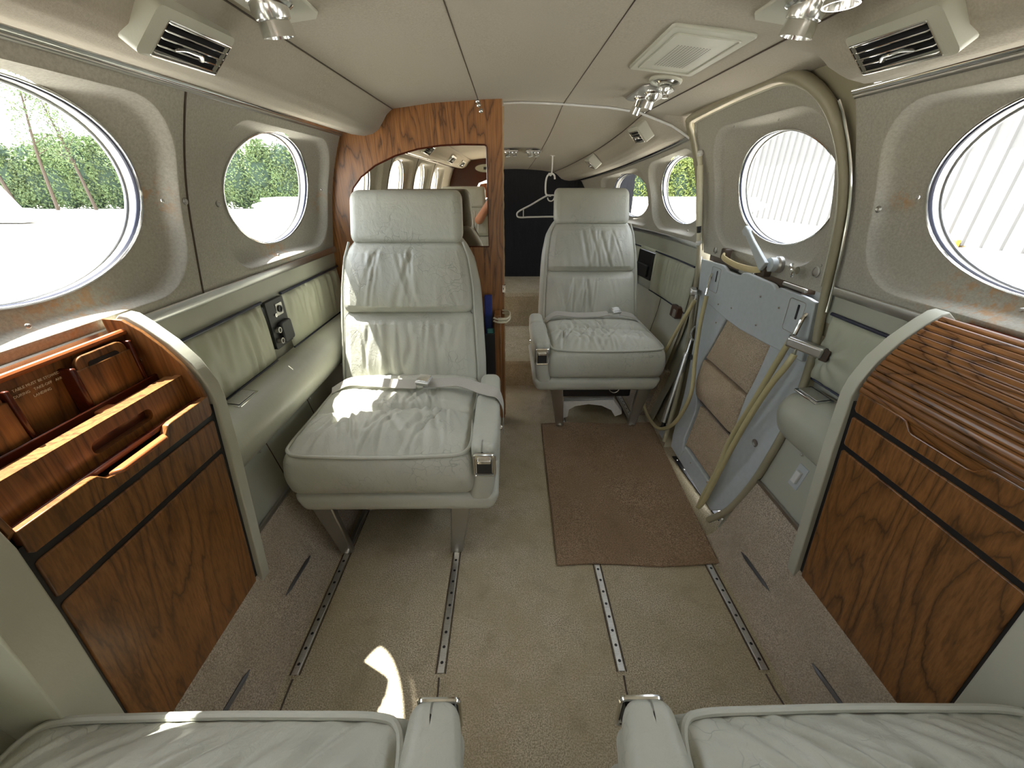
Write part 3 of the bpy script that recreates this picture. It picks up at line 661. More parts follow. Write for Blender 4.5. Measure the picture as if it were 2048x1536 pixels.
        mm = M(); rbox(mm, (0, T/2, (z0+z1)/2), (.5, T, h_), min(T*.48, .034), (124, 4, int(h_/.0055)), f); mm.build(name, mat, t, ang=80)
    pad(.425, .712, .085, .032, 20, 1, 'back_cushion_lower')
    pad(.704, .957, .080, .032, 20, 2, 'back_cushion_upper')
    pad(.948, 1.130, .115, .036, 24, 3, 'headrest', .985)
    zs = [.42+.0268*k for k in range(21)]
    for s_ in (-1, 1): m = M(); m.tube([X(tilt(Vector((s_*(wid(z)+.002), .016, z)))) for z in zs], .0045, 8); m.build('back_piping', 'leather_plain', t)
    def shell(p):
        x, y, z = p; u = x/.27; W_ = wid(z)+.016*sm((.97-z)/.1)
        return X(tilt(Vector((u*(W_+(.012 if z < .7 else .012*sm((.95-z)/.25))), y, z))))
    m = M(); rbox(m, (0, .088, .68), (.54, .10, .58), .035, (20, 4, 24), shell); m.build('back_shell', 'leather_plain', t, ang=70)
    # --- legs, sliders, under frame
    for s_ in (-1, 1):
        xb = s_*.190
        m = M(); m.add([X(Vector(q)) for q in ((xb-.020, .064, .008), (xb+.020, .064, .008), (xb+.020, .040, .008), (xb-.020, .040, .008), (xb+s_*.03-.032, .040, .245), (xb+s_*.03+.032, .040, .245), (xb+s_*.03+.032, .016, .245), (xb+s_*.03-.032, .016, .245))], [[0, 1, 2, 3], [4, 7, 6, 5], [0, 4, 5, 1], [1, 5, 6, 2], [2, 6, 7, 3], [3, 7, 4, 0]]); m.build('leg', 'steel', t, bev=.004)
        m = M(); m.add([X(Vector(q)) for q in ((xb-.012, .46, .008), (xb+.012, .46, .008), (xb+.012, .44, .008), (xb-.012, .44, .008), (xb-.012, .30, .245), (xb+.012, .30, .245), (xb+.012, .27, .245), (xb-.012, .27, .245))], [[0, 1, 2, 3], [4, 7, 6, 5], [0, 4, 5, 1], [1, 5, 6, 2], [2, 6, 7, 3], [3, 7, 4, 0]]); m.build('leg', 'steel', t, bev=.003)
        m = M(); m.box(X(Vector((xb, .25, .012))), (.016, .42, .014)); m.build('slider', 'steel', t, bev=.002)
        m = M(); m.tube([X(Vector((xb, .030, .010))), X(Vector((xb, .075, .010)))], .011, 12); m.build('rail_foot', 'chrome', t)
    m = M(); m.box(X(Vector((0, .27, .195))), (.36, .34, .09)); m.build('under_frame', 'black', t, bev=.01)
    m = M(); m.tube([X(Vector((-.075+.026*math.cos(a), .045, .232-.028*math.sin(a)))) for a in [k*math.pi/12 for k in range(13)]], .0028, 8); m.build('release_ring', 'chrome', t)
    # --- lap belt
    if belt:
        def strap(P, w=.0235, th=.0014, name='belt_strap'):
            P = crom(P, 7); mm = M(); vs = []
            for i, p in enumerate(P):
                a = P[max(0, i-1)]; b_ = P[min(len(P)-1, i+1)]; tg = (b_-a).normalized(); side = Vector((0, 1, .25)); side = (side-tg*side.dot(tg)).normalized(); nn = tg.cross(side)
                for q in ((-1, -1), (1, -1), (1, 1), (-1, 1)): vs.append(X(p+side*w*q[0]+nn*th*q[1]))
            mm.add(vs, [[4*i+k, 4*i+(k+1) % 4, 4*i+4+(k+1) % 4, 4*i+4+k] for i in range(len(P)-1) for k in range(4)]); mm.build(name, 'belt', t, ang=40)
        if not far:
            strap([(-.272, .36, .475), (-.21, .375, .505), (-.12, .355, .514), (-.03, .335, .517), (.05, .325, .519)])
            strap([(.07, .325, .522), (.14, .34, .518), (.20, .345, .517), (.262, .315, .512), (.30, .285, .514), (.335, .27, .508), (.352, .265, .47), (.354, .27, .42), (.352, .28, .36)])
            bx = .075
        else:
            strap([(.255, .40, .47), (.20, .395, .512), (.10, .375, .512), (.0, .37, .514), (-.09, .385, .517)])
            strap([(-.15, .385, .518), (-.22, .375, .505), (-.262, .36, .47)])
            bx = -.13
        bz = .533 if not far else .529; by = .325 if not far else .385
        rb = Matrix.Rotation(R(-18*fl), 3, 'Z') @ Matrix.Rotation(R(18), 3, 'X')
        bk = M(); bk.box(X(Vector((bx, by, bz))), (.050, .040, .014), rb); o = bk.build('buckle', 'brushed', t, bev=.002)
        m = M(); m.box(X(Vector((bx, by+.002, bz+.010))), (.044, .034, .004), rb); m.build('buckle_flap', 'chrome', o, bev=.001)
    return t
s1 = make_seat(False, 21, 'pale grey leather seat with sunlight on its cushion, in front of the walnut bulkhead', 'pale grey leather cabin seats')
s1.location = (-.43, .922, 0)
s2 = make_seat(True, 35, 'pale grey leather seat at rear right beside the entry steps, white panels stowed under it', 'pale grey leather cabin seats', far=True)
s2.location = (.402, 1.72, 0)
def dup(root, loc, rz, label):
    r = root.copy(); C.objects.link(r); r.location = loc; r.rotation_euler = (0, 0, rz); r['label'] = label
    for ch in list(root.children): c = ch.copy(); C.objects.link(c); c.parent = r
    return r
s3 = make_seat(True, 52, 'nearest pale grey leather seat cushion and armrest at the lower left corner', 'pale grey leather cabin seats', belt=False); s3.location = (-.465, .302, 0); s3.rotation_euler = (0, 0, math.pi)
s4 = make_seat(False, 77, 'nearest pale grey leather seat cushion and armrest at the lower right corner', 'pale grey leather cabin seats', belt=False); s4.location = (.440, .302, 0); s4.rotation_euler = (0, 0, math.pi)
# folded white plastic parts stowed under the rear right seat
t = thing('stowed_panels', 'stack of white arched plastic panels stowed under the rear right seat', 'panels', (.40, 1.95, .02))
for k in range(3):
    o = [(.235, .02), (.235, .125), (.50, .135), (.555, .06), (.555, .045), (.52, .03), (.495, .07), (.44, .098), (.37, .108), (.30, .096), (.268, .075), (.262, .03)]
    m = M(); m.prism([(x+k*.004, z+.004) for x, z in o], lambda u, v, w: Vector((u, w, v-.012+.0*w)), 1.83+k*.018, 1.842+k*.018); m.build('panel', 'white', t, bev=.002)
# ---------------------------------------------------------------- side cabinets
def fx(z): return .748-(z-.18)*.1148
MT['text'] = plain('cream_lettering', (.72, .66, .5), .5)
def cabinet(sd, opened, label):
    t = thing('side_cabinet', label, 'cabinet', (sd*.76, .55, .17))
    Y0, Y1 = (.368, .727)
    def P(z, Y, o=0): return Vector((sd*(fx(z)+o), Y, z))    # o>0 is deeper into the wall
    def slab(pts, o0, o1, name, mat, bev=.0025, **k):
        mm = M(); mm.prism(pts, lambda Y, z, w: P(z, Y, w), o0, o1); return mm.build(name, mat, t, bev=bev, ang=30, **k)
    slab([(Y0-.012, .17), (Y1+.010, .17), (Y1+.010, .732), (Y0-.012, .732)], .003, .09, 'body', 'blackgap', 0)
    slab(rrect(Y0, Y1, .160, .613, .006, 3), 0, .014, 'lower_door', 'wood2' if sd < 0 else 'wood3')
    slab(rrect(Y0, Y1, .626, .700, .006, 3), 0, .014, 'drawer_front', 'wood2' if sd < 0 else 'wood3')
    nt_ = [(Y0, .719), (Y0+.006, .713), (Y1-.006, .713), (Y1, .719), (Y1, .757), (.628, .757), (.618, .755), (.606, .741), (.598, .738), (.500, .738), (.490, .741), (.478, .755), (.468, .757), (Y0, .757)]
    slab(nt_, 0, .012, 'top_front', 'wood2' if sd < 0 else 'wood3', .0015)
    if opened:
        # grip in the notch, ledge, standing table leaf, rear well
        m = M(); m.prism([(.492, .0), (.604, .0), (.594, -.016), (.502, -.016)], lambda Y, o, w: Vector((sd*(fx(.745)+o), Y, .741+w)), 0, .008); m.build('grip', 'redwood', t, bev=.003)
        m = M(); m.box((sd*.699, .5475, .752), (.010, .359, .010)); m.build('ledge', 'mahog', t, bev=.002)
        def leaf(x0, x1, z0, z1, ya, yb, hole, name, mat='wood2'):
            mm = M()
            if not hole:
                mm.box((sd*(x0+x1)/2, (ya+yb)/2, (z0+z1)/2), (x1-x0, yb-ya, z1-z0)); return mm.build(name, mat, t, bev=.002)
            h0, h1, g0, g1 = hole; inn = rrect(h0, h1, g0, g1, (g1-g0)*.45, 6); N = len(inn)
            c = ((h0+h1)/2, (g0+g1)/2); outr = []
            rc = [(ya, z0), (yb, z0), (yb, z1), (ya, z1)]
            ang_ = sorted({math.atan2(q[1]-c[1], q[0]-c[0]) for q in inn+rc}); I = []; O = []
            for a in ang_:
                d = (math.cos(a), math.sin(a)); r1 = ray_poly(c, d, inn); r2 = ray_poly(c, d, rc); I.append((c[0]+d[0]*r1, c[1]+d[1]*r1)); O.append((c[0]+d[0]*r2, c[1]+d[1]*r2))
            n = len(I); V = lambda q, x: Vector((sd*x, q[0], q[1]))
            vs = [V(q, x0) for q in I]+[V(q, x0) for q in O]+[V(q, x1) for q in I]+[V(q, x1) for q in O]; fs = []
            for k in range(n):
                k2 = (k+1) % n; fs += [[k, k2, n+k2, n+k], [2*n+k, 3*n+k, 3*n+k2, 2*n+k2], [k, 2*n+k, 2*n+k2, k2], [n+k, n+k2, 3*n+k2, 3*n+k]]
            mm.add(vs, fs); return mm.build(name, mat, t, ang=30)
        leaf(.714, .728, .740, .808, .372, .722, (.515, .632, .764, .786), 'table_leaf')
        leaf(.728, .731, .75, .80, .50, .65, None, 'slot_backing', 'mahog')
        leaf(.7285, .748, .740, .806, .372, .722, None, 'table_leaf')
        m = M(); rbox(m, (sd*.754, .598, .800), (.022, .030, .010), .004, (3, 3, 2)); m.build('latch', 'redwood', t)
        leaf(.762, .768, .740, .812, .372, .725, None, 'divider', 'mahog')
        m = M(); m.box((sd*.757, .55, .745), (.10, .359, .006)); m.build('tray_floor', 'wood3', t)
        # rear wall with two pockets
        m = M(); m.add([Vector((sd*q[0], q[1], q[2])) for q in ((.800, .37, .75), (.800, .727, .75), (.793, .727, .900), (.793, .37, .900), (.808, .37, .75), (.808, .727, .75), (.801, .727, .900), (.801, .37, .900))], [[0, 1, 2, 3], [4, 7, 6, 5], [0, 4, 5, 1], [1, 5, 6, 2], [2, 6, 7, 3], [3, 7, 4, 0]]); m.build('rear_panel', 'wood3', t)
        for ya, yb in ((.60, .705), (.40, .500)):
            m = M(); m.box((sd*.785, (ya+yb)/2, .822), (.022, yb-ya, .100)); pk_ = m.build('pocket', 'wood2', t, bev=.002)
            m = M(); m.box((sd*.784, ya-.004, .826), (.026, .009, .108)); m.build('pocket_edge', 'mahog', t, bev=.003)
            m = M(); m.box((sd*.784, yb+.003, .832), (.026, .007, .110)); m.build('pocket_edge', 'mahog', t, bev=.002)
            p_ = rrect(ya+.006, yb-.004, .852, .892, .016, 6); m = M(); m.prism(p_, lambda Y, z, w: Vector((sd*w, Y, z)), .776, .784); m.build('pocket_handle', 'wood3', pk_, bev=.0015)
            p_ = rrect(ya+.024, yb-.022, .866, .879, .006, 5); m = M(); m.prism(p_, lambda Y, z, w: Vector((sd*w, Y, z)), .7752, .7762); m.build('handle_slot', 'blackgap', pk_)
        m = M(); m.tube([Vector((sd*.789, Y0, .900)), Vector((sd*.789, Y1, .900))], .006, 10); m.build('top_rail', 'redwood', t)
        m = M(); m.box((sd*.818, .5475, .884), (.036, .359, .010)); m.build('top_sill', 'mahog', t, bev=.003)
        pts = [(.684, .757), (.690, .79), (.706, .83), (.73, .868), (.757, .90), (.785, .922), (.82, .925), (.82, .74), (.70, .74)]
        for ya, yb in ((.722, .729), (.362, .369)):
            m = M(); m.prism(pts, lambda x, z, w: Vector((sd*x, w, z)), ya, yb); m.build('side_cheek', 'wood3', t, bev=.001)
        m = M(); m.lathe([(.001, 0), (.007, .001), (.0075, .005), (.004, .007), (.001, .0072)], Matrix.Translation((sd*.783, .7215, .842)) @ Matrix.Rotation(R(90), 4, 'X'), 14); m.build('screw_cap', 'chrome', t)
        # placard lettering
        for k, (s_, yc, zc_) in enumerate((('TABLE MUST BE STOWED', .558, .8740), ('DURING   TAKE-OFF   AND', .558, .8645), ('LANDING', .558, .8550))):
            cu = bpy.data.curves.new('placard', 'FONT'); cu.body = s_; cu.size = .0058; cu.align_x = 'CENTER'; cu.extrude = .0003; cu.space_character = 1.05
            tmp = bpy.data.objects.new('placard_text', cu); dg = bpy.context.evaluated_depsgraph_get(); me = bpy.data.meshes.new_from_object(tmp)
            o = bpy.data.objects.new('placard_text', me); C.objects.link(o); me.materials.append(MT['text']); bpy.data.objects.remove(tmp)
            o.parent = t; rx = .7925+(.900-zc_)*.0467
            o.matrix_local = Matrix.Translation(Vector((sd*(rx-.0015), yc, zc_))-ORG[t]) @ Matrix.Rotation(R(-90), 4, 'Z').inverted() @ Matrix.Rotation(R(90), 4, 'X') if sd < 0 else Matrix()
            o['label'] = 'cream placard lettering'
    else:
        arc = crom([(.684, .757, 0), (.690, .79, 0), (.706, .83, 0), (.73, .868, 0), (.757, .90, 0), (.785, .922, 0)], 8)
        L = [0]
        for a, b_ in zip(arc, arc[1:]): L.append(L[-1]+(b_-a).length)
        def at_(s_):
            for i in range(len(arc)-1):
                if s_ <= L[i+1]: q = (s_-L[i])/(L[i+1]-L[i]); return arc[i].lerp(arc[i+1], q), (arc[i+1]-arc[i]).normalized()
            return arc[-1], (arc[-1]-arc[-2]).normalized()
        ns = 15; mm = M(); step = L[-1]/ns
        for k in range(ns):
            PF = []
            for q in range(7):
                u = q/6; p, tg = at_(step*(k+.05+.90*u)); nn = Vector((-tg.y, tg.x, 0)); hgt = .0014*(1-(2*u-1)**6); PF.append(p+nn*hgt)
            back = [at_(step*(k+.05+.90*u))[0] for u in (1, 0)]; back = [p-Vector((-.008, .008, 0))*0+Vector((.006, -.006, 0)) for p in back]
            mm.prism([(p.x, p.y) for p in PF+back], lambda x, z, w: Vector((sd*x, w, z)), Y0-.002, Y1+.004)
        mm.build('tambour', 'woodY', t, ang=30)
        m = M(); m.prism([(.490, .734), (.606, .734), (.622, .757), (.628, .765), (.468, .765), (.474, .757)], lambda Y, z, w: Vector((sd*(fx(z)+w), Y, z)), .006, .016); m.build('tambour_grip', 'woodY', t, bev=.002)
        m = M(); m.tube([Vector((sd*.6835, y, z)) for y, z in ((Y1, .7575), (.630, .7575), (.618, .7555), (.605, .741), (.598, .7385), (.500, .7385), (.490, .7415), (.478, .7555), (.466, .7575), (Y0, .7575))], .0018, 8); m.build('edge_lip', 'cherry', t)
        m = M(); m.box((sd*.812, .5475, .902), (.050, .359, .018)); m.build('top_sill', 'mahog', t, bev=.003)
        m = M(); rbox(m, (sd*.788, .432, .924), (.022, .07, .014), .005, (3, 6, 3)); m.build('tambour_catch', 'mahog', t)
        m = M(); rbox(m, (sd*.775, .430, .930), (.010, .05, .008), .003, (2, 4, 2)); m.build('catch_plate', 'chrome', t)
    # padded end panels
    for ya, yb, nm in ((.7375, .768, 'rear_end_panel'), (.298, .3575, 'front_end_panel')):
        pts = [(.752, .150), (.7385, .17), (.690, .60), (.678, .74), (.682, .775), (.700, .825), (.728, .868), (.764, .906), (.785, .924), (.80, .928)]+[(wx(z)-.001, z) for z in (.90, .8, .7, .55, .4, .3, .22, .16)]
        m = M(); m.prism(pts, lambda x, z, w: Vector((sd*x, w, z)), ya, yb); m.build(nm, 'cream', t, bev=.007, seg=3, ang=40)
    return t
cabinet(-1, True, 'walnut side cabinet by the left wall, open, with stowed folding table and placard')
cabinet(1, False, 'walnut side cabinet by the right wall with closed slatted roll top')
# ---------------------------------------------------------------- padded side wall below the windows
MT['gapdark'] = MT['blackgap']
def pleated(sd, y0, y1, z0, z1, name, seed, label, t=None, dens=38, pucker=None, bulge=.016):
    rr = random.Random(seed); ny = max(30, int((y1-y0)/.0055)); folds = [(rr.uniform(y0, y1), rr.uniform(-.10, .10), rr.uniform(.008, .016), rr.uniform(.4, 1), rr.choice((0, 1, 1))) for _ in range(int((y1-y0)*dens))]
    def f(u, v):
        Y = lerp(y0, y1, u); z = lerp(z0, z1, v); e = min(Y-y0, y1-Y, .05)/.05; o = bulge*(max(0, 1-(2*v-1)**4))**.6*max(0, 1-(1-e)**3)**.6+.002
        for fy, sl, w, a, kd in folds:
            d = Y-fy-sl*(v-.5)*.25; o += .0080*a*crease(d, 0, w)*(math.exp(-((1-v)/.6)**2) if kd else math.exp(-(v/.6)**2))*(1-(2*v-1)**8)
        if pucker:
            dy, dz = Y-pucker[0], z-pucker[1]; r = math.hypot(dy, dz); o -= .016*math.exp(-(r/.022)**2); a = math.atan2(dz, dy); o += .0035*math.sin(a*9+1)*math.exp(-((r-.05)/.05)**2)
        return S(sd, Y, z, o)
    m = M(); m.grid(f, ny, 34); return m.build(name, 'quilt', t, ang=80, label=label, cat='pad' if t is None else None)
def wallpad(sd, y0, y1, z0, z1, seed, label, **k):
    t = thing('wall_pad', label, 'padding', S(sd, (y0+y1)/2, z0)); pleated(sd, y0, y1, z0, z1, 'pleated_leather', seed, None, t, **k)
    m = M(); m.tube([S(sd, lerp(y0, y1, i/20), z1+.004, .006) for i in range(21)], .0048, 8); m.build('navy_piping', 'navy', t)
    m = M(); m.tube([S(sd, lerp(y0, y1, i/20), z0-.002, .004) for i in range(21)], .0032, 8); m.build('lower_piping', 'navy', t); return t
wallpad(-1, .768, 1.232, .622, .812, 1, 'pleated leather wall pad beside the open cabinet, left wall')
wallpad(-1, 1.352, 1.858, .622, .812, 2, 'gathered leather wall pad beside the left seat back')
wallpad(-1, YF, .296, .60, .812, 3, 'pleated leather wall pad forward of the open cabinet')
wallpad(1, .768, 1.052, .640, .826, 4, 'puckered leather wall pad between roll-top cabinet and entry steps', pucker=(1.02, .715), dens=8)
wallpad(1, 1.935, 2.435, .568, .790, 5, 'gathered leather wall pad right behind the entry door', dens=30)
wallpad(1, 2.66, 3.42, .568, .790, 6, 'leather wall pad beside the rear right seat back')
wallpad(1, YF, .296, .60, .812, 7, 'pleated leather wall pad forward of the roll-top cabinet')
def outlet(sd, y0, y1, z0, z1, label, sockets=True):
    t = thing('outlet_panel', label, 'panel', S(sd, (y0+y1)/2, z0, .01)); P = lambda Y, z, o: S(sd, Y, z, o)
    m = M(); m.prism(rrect(y0, y1, z0, z1, .004, 2), P, -.005, .014); m.build('faceplate', 'black', t, bev=.001)
    ym = lerp(y0, y1, .62); m = M(); m.prism(rrect(y0+.035, y1-.008, z0+.012, lerp(z0, z1, .52), .01, 4), P, .014, .030); m.build('cup_holder', 'black', t, bev=.004)
    if sockets:
        m = M(); m.prism(rrect(y1-.058, y1-.018, z1-.056, z1-.016, .003, 2), P, .014, .017); m.build('socket_plate', 'steel', t, bev=.001)
        for (yy, zz, r, h, mt) in ((y1-.038, z1-.036, .012, .006, 'black'), (y0+.040, z1-.050, .006, .004, 'chrome'), (y0+.022, z0+.062, .010, .014, 'steel'), (y0+.020, z0+.026, .010, .014, 'steel')):
            c = S(sd, yy, zz, .015); m = M(); m.lathe([(.001, 0), (r, 0), (r, h), (r*.7, h), (r*.6, h*.5), (.001, h*.5)], Matrix.Translation(c) @ Matrix.Rotation(R(90 if sd < 0 else -90), 4, 'Y'), 16); m.build('socket', mt, t)
    return t
outlet(-1, 1.238, 1.346, .655, .812, 'black outlet panel with round sockets in the left wall padding')
outlet(1, 2.44, 2.655, .62, .780, 'black outlet panel in the right wall beside the rear seat back', False)
# padded arm ledge
LP = [(.842, .618), (.80, .618), (.765, .606), (.742, .590), (.729, .566), (.727, .540), (.738, .508), (.758, .482), (.785, .466), (.815, .460), (.842, .46)]
def armledge(sd, y0, y1, label, rnd0=False, rnd1=False, screws=(), dz=0.0):
    t = thing('arm_ledge', label, 'ledge', (sd*.78, (y0+y1)/2, .46)); pts = crom([(a, 0, c) for a, c in LP], 5); m = M(); ny = max(10, int((y1-y0)/.03))
    def f(u, v):
        p = pts[round(u*(len(pts)-1))]; Y = lerp(y0, y1, v); k = 1
        if rnd1: q = max(0, 1-(y1-Y)/.09); k = math.sqrt(max(0, 1-q*q))
        if rnd0: q = max(0, 1-(Y-y0)/.07); k = min(k, math.sqrt(max(0, 1-q*q)))
        k = .25+.75*k; zc = .54; return Vector((sd*(.842-(.842-p.x)*k), Y, zc+(p.z-zc)*(.55+.45*k)+dz))
    m.grid(f, len(pts)-1, ny)
    for v in (0, 1): m.add([f(i/(len(pts)-1), v) for i in range(len(pts))], [list(range(len(pts)))])
    m.build('bolster', 'vinyl', t, ang=60)
    for y in screws:
        c = Vector((sd*.775, y, .466)); m = M(); m.lathe([(.001, 0), (.006, .0005), (.005, .005), (.001, .006)], Matrix.Translation(c) @ Matrix.Rotation(R(150 if sd < 0 else -150), 4, 'Y'), 12); m.build('screw', 'chrome', t)
    return t
l1 = armledge(-1, .768, 1.856, 'padded grey arm ledge running along the left wall beside the seat', screws=(.93, 1.25, 1.55))
l2 = armledge(1, .768, 1.045, 'short padded arm ledge with rounded end on the right wall by the steps', rnd1=True, screws=(.90,))
l3 = armledge(-1, YF, .285, 'padded arm ledge forward of the open cabinet, lower left edge', dz=.05, rnd1=True)
armledge(1, YF, .285, 'padded arm ledge forward of the roll-top cabinet', rnd1=True)
for sd, t, lab in ((-1, l1, ''), (1, l2, '')):
    x0, x1 = .778, .828; zt = lambda x: interp([(.742, .592), (.765, .608), (.80, .6195), (.842, .619)], x)
    T = lambda x, Y, w: Vector((sd*x, Y, zt(x)+w+.001))
    tr = thing('chrome_ashtray', 'chrome lidded ashtray set in the %s arm ledge' % ('left' if sd < 0 else 'right'), 'ashtray', (sd*.80, .97, .61))
    m = M(); m.prism(rrect(x0, x1, .925, 1.018, .004, 3), T, -.003, .003); m.build('bezel', 'chrome', tr, bev=.001)
    m = M(); m.prism(rrect(x0+.007, x1-.007, .934, 1.009, .003, 3), T, .003, .005); m.build('lid', 'brushed', tr, bev=.001)
# lower wall panels
def lowp(sd, y0, y1, z0, z1, mat, label, seams=()):
    m = M(); ny = max(4, int((y1-y0)/.05)); m.grid(lambda u, v: S(sd, lerp(y0, y1, u), lerp(z0, z1, v), .004), ny, 10); t = m.build('wall_right' if sd > 0 else 'wall_left', mat, kind='structure')
    for y in seams: m = M(); m.tube([S(sd, y, lerp(z0, z1, k/8), .0045) for k in range(9)], .0016, 6); m.build('trim_8', 'darkbrown', kind='structure')
lowp(-1, .768, 1.86, .27, .470, 'vinyl', '', (1.02, 1.30)); lowp(-1, YF, .30, .27, .470, 'vinyl', '')
lowp(1, .768, 1.035, .27, .470, 'paint2' if 'paint2' in MT else 'vinyl', ''); lowp(1, YF, .30, .27, .470, 'vinyl', '')
lowp(1, 1.92, 3.45, .05, .566, 'leather_plain', '', (2.25, 2.65))
t = thing('rocker_switch', 'white rocker switch low on the right wall panel', 'switch', S(1, .912, .34, .004))
P = lambda Y, z, o: S(1, Y, z, .004+o)
m = M(); m.prism(rrect(.893, .931, .338, .412, .003, 3), P, -.001, .002); m.build('plate', 'paint', t, bev=.0008)
m = M(); m.prism(rrect(.903, .921, .356, .394, .002, 2), P, .002, .011); m.build('rocker', 'white', t, bev=.0015)
t = thing('wall_ashtray', 'brown and chrome ashtray on the wall behind the entry door frame', 'ashtray', S(1, 1.985, .53, .01))
m = M(); m.prism(rrect(1.95, 2.03, .530, .590, .006, 3), lambda Y, z, o: S(1, Y, z, o), 0, .035); m.build('body', 'brownp', t, bev=.004)
m = M(); m.prism(rrect(1.958, 1.99, .536, .575, .004, 3), lambda Y, z, o: S(1, Y, z, o), .035, .039); m.build('cover', 'steel', t, bev=.002)
# window panel fasteners
for sd, L in ((-1, ((1.004, 1.115, 1), (.946, 1.118, 0), (1.118, 1.105, 1), (1.83, 1.12, 1), (1.76, 1.13, 0), (.62, .945, 0), (1.40, .935, 0), (.67, 1.316, 0), (1.42, 1.312, 0))), (1, ((.990, 1.098, 1), (.905, 1.125, 0), (1.96, 1.11, 1), (1.99, 1.12, 0), (2.56, 1.11, 0), (.66, .955, 0), (2.08, .945, 0), (2.62, 1.115, 0)))):
    for y, z, big in L:
        o = (0 if big else -.006); c = S(sd, y, z, o); m = M(); r = .0075 if big else .0042
        m.lathe([(.001, 0), (r, .0003), (r, .0022), (r*.6, .004), (r*.45, .0035), (.001, .0036)], Matrix.Translation(c) @ Matrix.Rotation(R(90 if sd < 0 else -90), 4, 'Y'), 14)
        m.build('snap_stud', 'steel', label='small metal snap stud on the %s wall panel, at a window surround' % ('left' if sd < 0 else 'right'), cat='fastener', group='snap studs on the %s window panels' % ('left' if sd < 0 else 'right'))
# ---------------------------------------------------------------- entry door, upper half
DU = [(1.870, .872), (1.890, .93), (1.900, 1.0), (1.905, 1.1), (1.905, 1.25), (1.898, 1.33), (1.88, 1.358), (1.84, 1.370), (1.55, 1.384), (1.36, 1.388), (1.29, 1.386), (1.23, 1.372), (1.175, 1.335), (1.135, 1.27), (1.112, 1.18), (1.103, 1.08), (1.104, .98), (1.112, .872)]
d1 = thing('door_1', None, None, (.83, 1.5, .87), kind='structure')
d1['label'] = 'upper half of the entry door with round window and lever handle'
DUP = [(p.x, p.y) for p in crom([(a, b_, 0) for a, b_ in DU], 4)]
panel(1, DUP, (1.43, 1.132), (.262, .166), rrect(1.135, 1.795, .918, 1.335, .13), 'door_skin', .004, 'wallcloth', d1)
window(1, (1.43, 1.132), (.262, .166), .004)
# seal around the whole doorway
SEAL = [(1.09, .02), (1.045, .12), (1.030, .27), (1.030, .42), (1.040, .55), (1.058, .70), (1.080, .82), (1.088, .90), (1.084, 1.0), (1.085, 1.1), (1.095, 1.19), (1.120, 1.285), (1.165, 1.353), (1.225, 1.392), (1.30, 1.404), (1.40, 1.404), (1.55, 1.400), (1.86, 1.385), (1.905, 1.372), (1.922, 1.34), (1.928, 1.25), (1.928, 1.1), (1.922, 1.0), (1.905, .90), (1.885, .80), (1.862, .68), (1.82, .55), (1.755, .40), (1.70, .28), (1.63, .13), (1.58, .03)]
sp = crom([(a, b_, 0) for a, b_ in SEAL], 8); random.seed(5); rads = []
for p in sp:
    g = math.exp(-((p.x-1.20)/.085)**2) if p.y > 1.1 else 0; rads.append(.0118+.006*g+g*.0022*math.sin((p.x*1.3+p.y)*420))
m = M(); m.tube([S(1, p.x, p.y, .012+.006*sm((p.y-1.3)/.08)) for p in sp], rads, 10, flat=1.0); m.build('trim_9', 'seal', kind='structure', ang=70)
m = M(); m.tube([S(1, lerp(1.104, 1.102, 0)+0, 0, 0)]*0+[S(1, p[0]+(.004 if p[0] < 1.5 else -.004), p[1], .010) for p in DUP if p[1] > .88], .003, 6); m.build('trim_9', 'cream', kind='structure')
m = M(); m.tube([S(1, p.x, p.y, .009) for p in crom([(1.068, .83, 0), (1.070, .90, 0), (1.066, 1.0, 0), (1.067, 1.1, 0), (1.078, 1.2, 0), (1.100, 1.29, 0), (1.112, 1.325, 0)], 8)], .0035, 8); m.build('trim_10', 'chrome', kind='structure')
# jambs behind the seal so no gap is open
for pts in ([(1.03, 0), (1.03, .3), (1.04, .55), (1.08, .82), (1.085, 1.1), (1.12, 1.29), (1.2, 1.39), (1.35, 1.41), (1.88, 1.40), (1.93, 1.33), (1.93, 1.05), (1.88, .78), (1.80, .5), (1.68, .2), (1.58, 0)],):
    q = [(p.x, p.y) for p in crom([(a, b_, 0) for a, b_ in pts], 4)]; n = len(q); vs = [S(1, y, z, -.002) for y, z in q]+[S(1, y, z, -.09) for y, z in q]; m = M(); m.add(vs, [[i, i+1, n+i+1, n+i] for i in range(n-1)]); m.build('trim_11', 'seal', kind='structure')
m = M(); m.grid(lambda u, v: S(1, lerp(1.02, 1.08, u), lerp(.76, ZT, v), -.004), 2, 12); m.grid(lambda u, v: S(1, lerp(1.90, 1.94, u), lerp(.0, ZT, v), -.004), 2, 20); m.grid(lambda u, v: S(1, lerp(1.44, 2.05, u), lerp(-.03, .80, v), -.055), 6, 12); m.grid(lambda u, v: S(1, lerp(.98, 1.14, u), lerp(-.03, .9, v), -.062), 3, 12); m.grid(lambda u, v: (lambda z: S(1, lerp(1.03, interp([(.8, 1.12), (1.0, 1.11), (1.1, 1.11), (1.19, 1.125), (1.28, 1.15), (1.34, 1.19), (1.38, 1.25), (1.42, 1.3)], z), u), z, -.006))(lerp(.8, 1.42, v)), 3, 30); m.build('wall_right', 'seal', kind='structure')
def Dm(c, o=0): return S(1, c[0], c[1], o)
LY = Matrix.Rotation(R(-90), 4, 'Y')
def disc(c, o, prof, name, mat, t, n=20): m = M(); m.lathe(prof, Matrix.Translation(Dm(c, o)) @ LY, n); return m.build(name, mat, t)
disc((1.318, .915), .004, [(.001, 0), (.026, 0), (.026, .012), (.020, .020), (.001, .020)], 'handle_boss', 'steel', d1)
hd = disc((1.318, .915), .022, [(.001, 0), (.022, 0), (.022, .018), (.014, .022), (.001, .022)], 'handle_hub', 'paint', d1)
m = M()
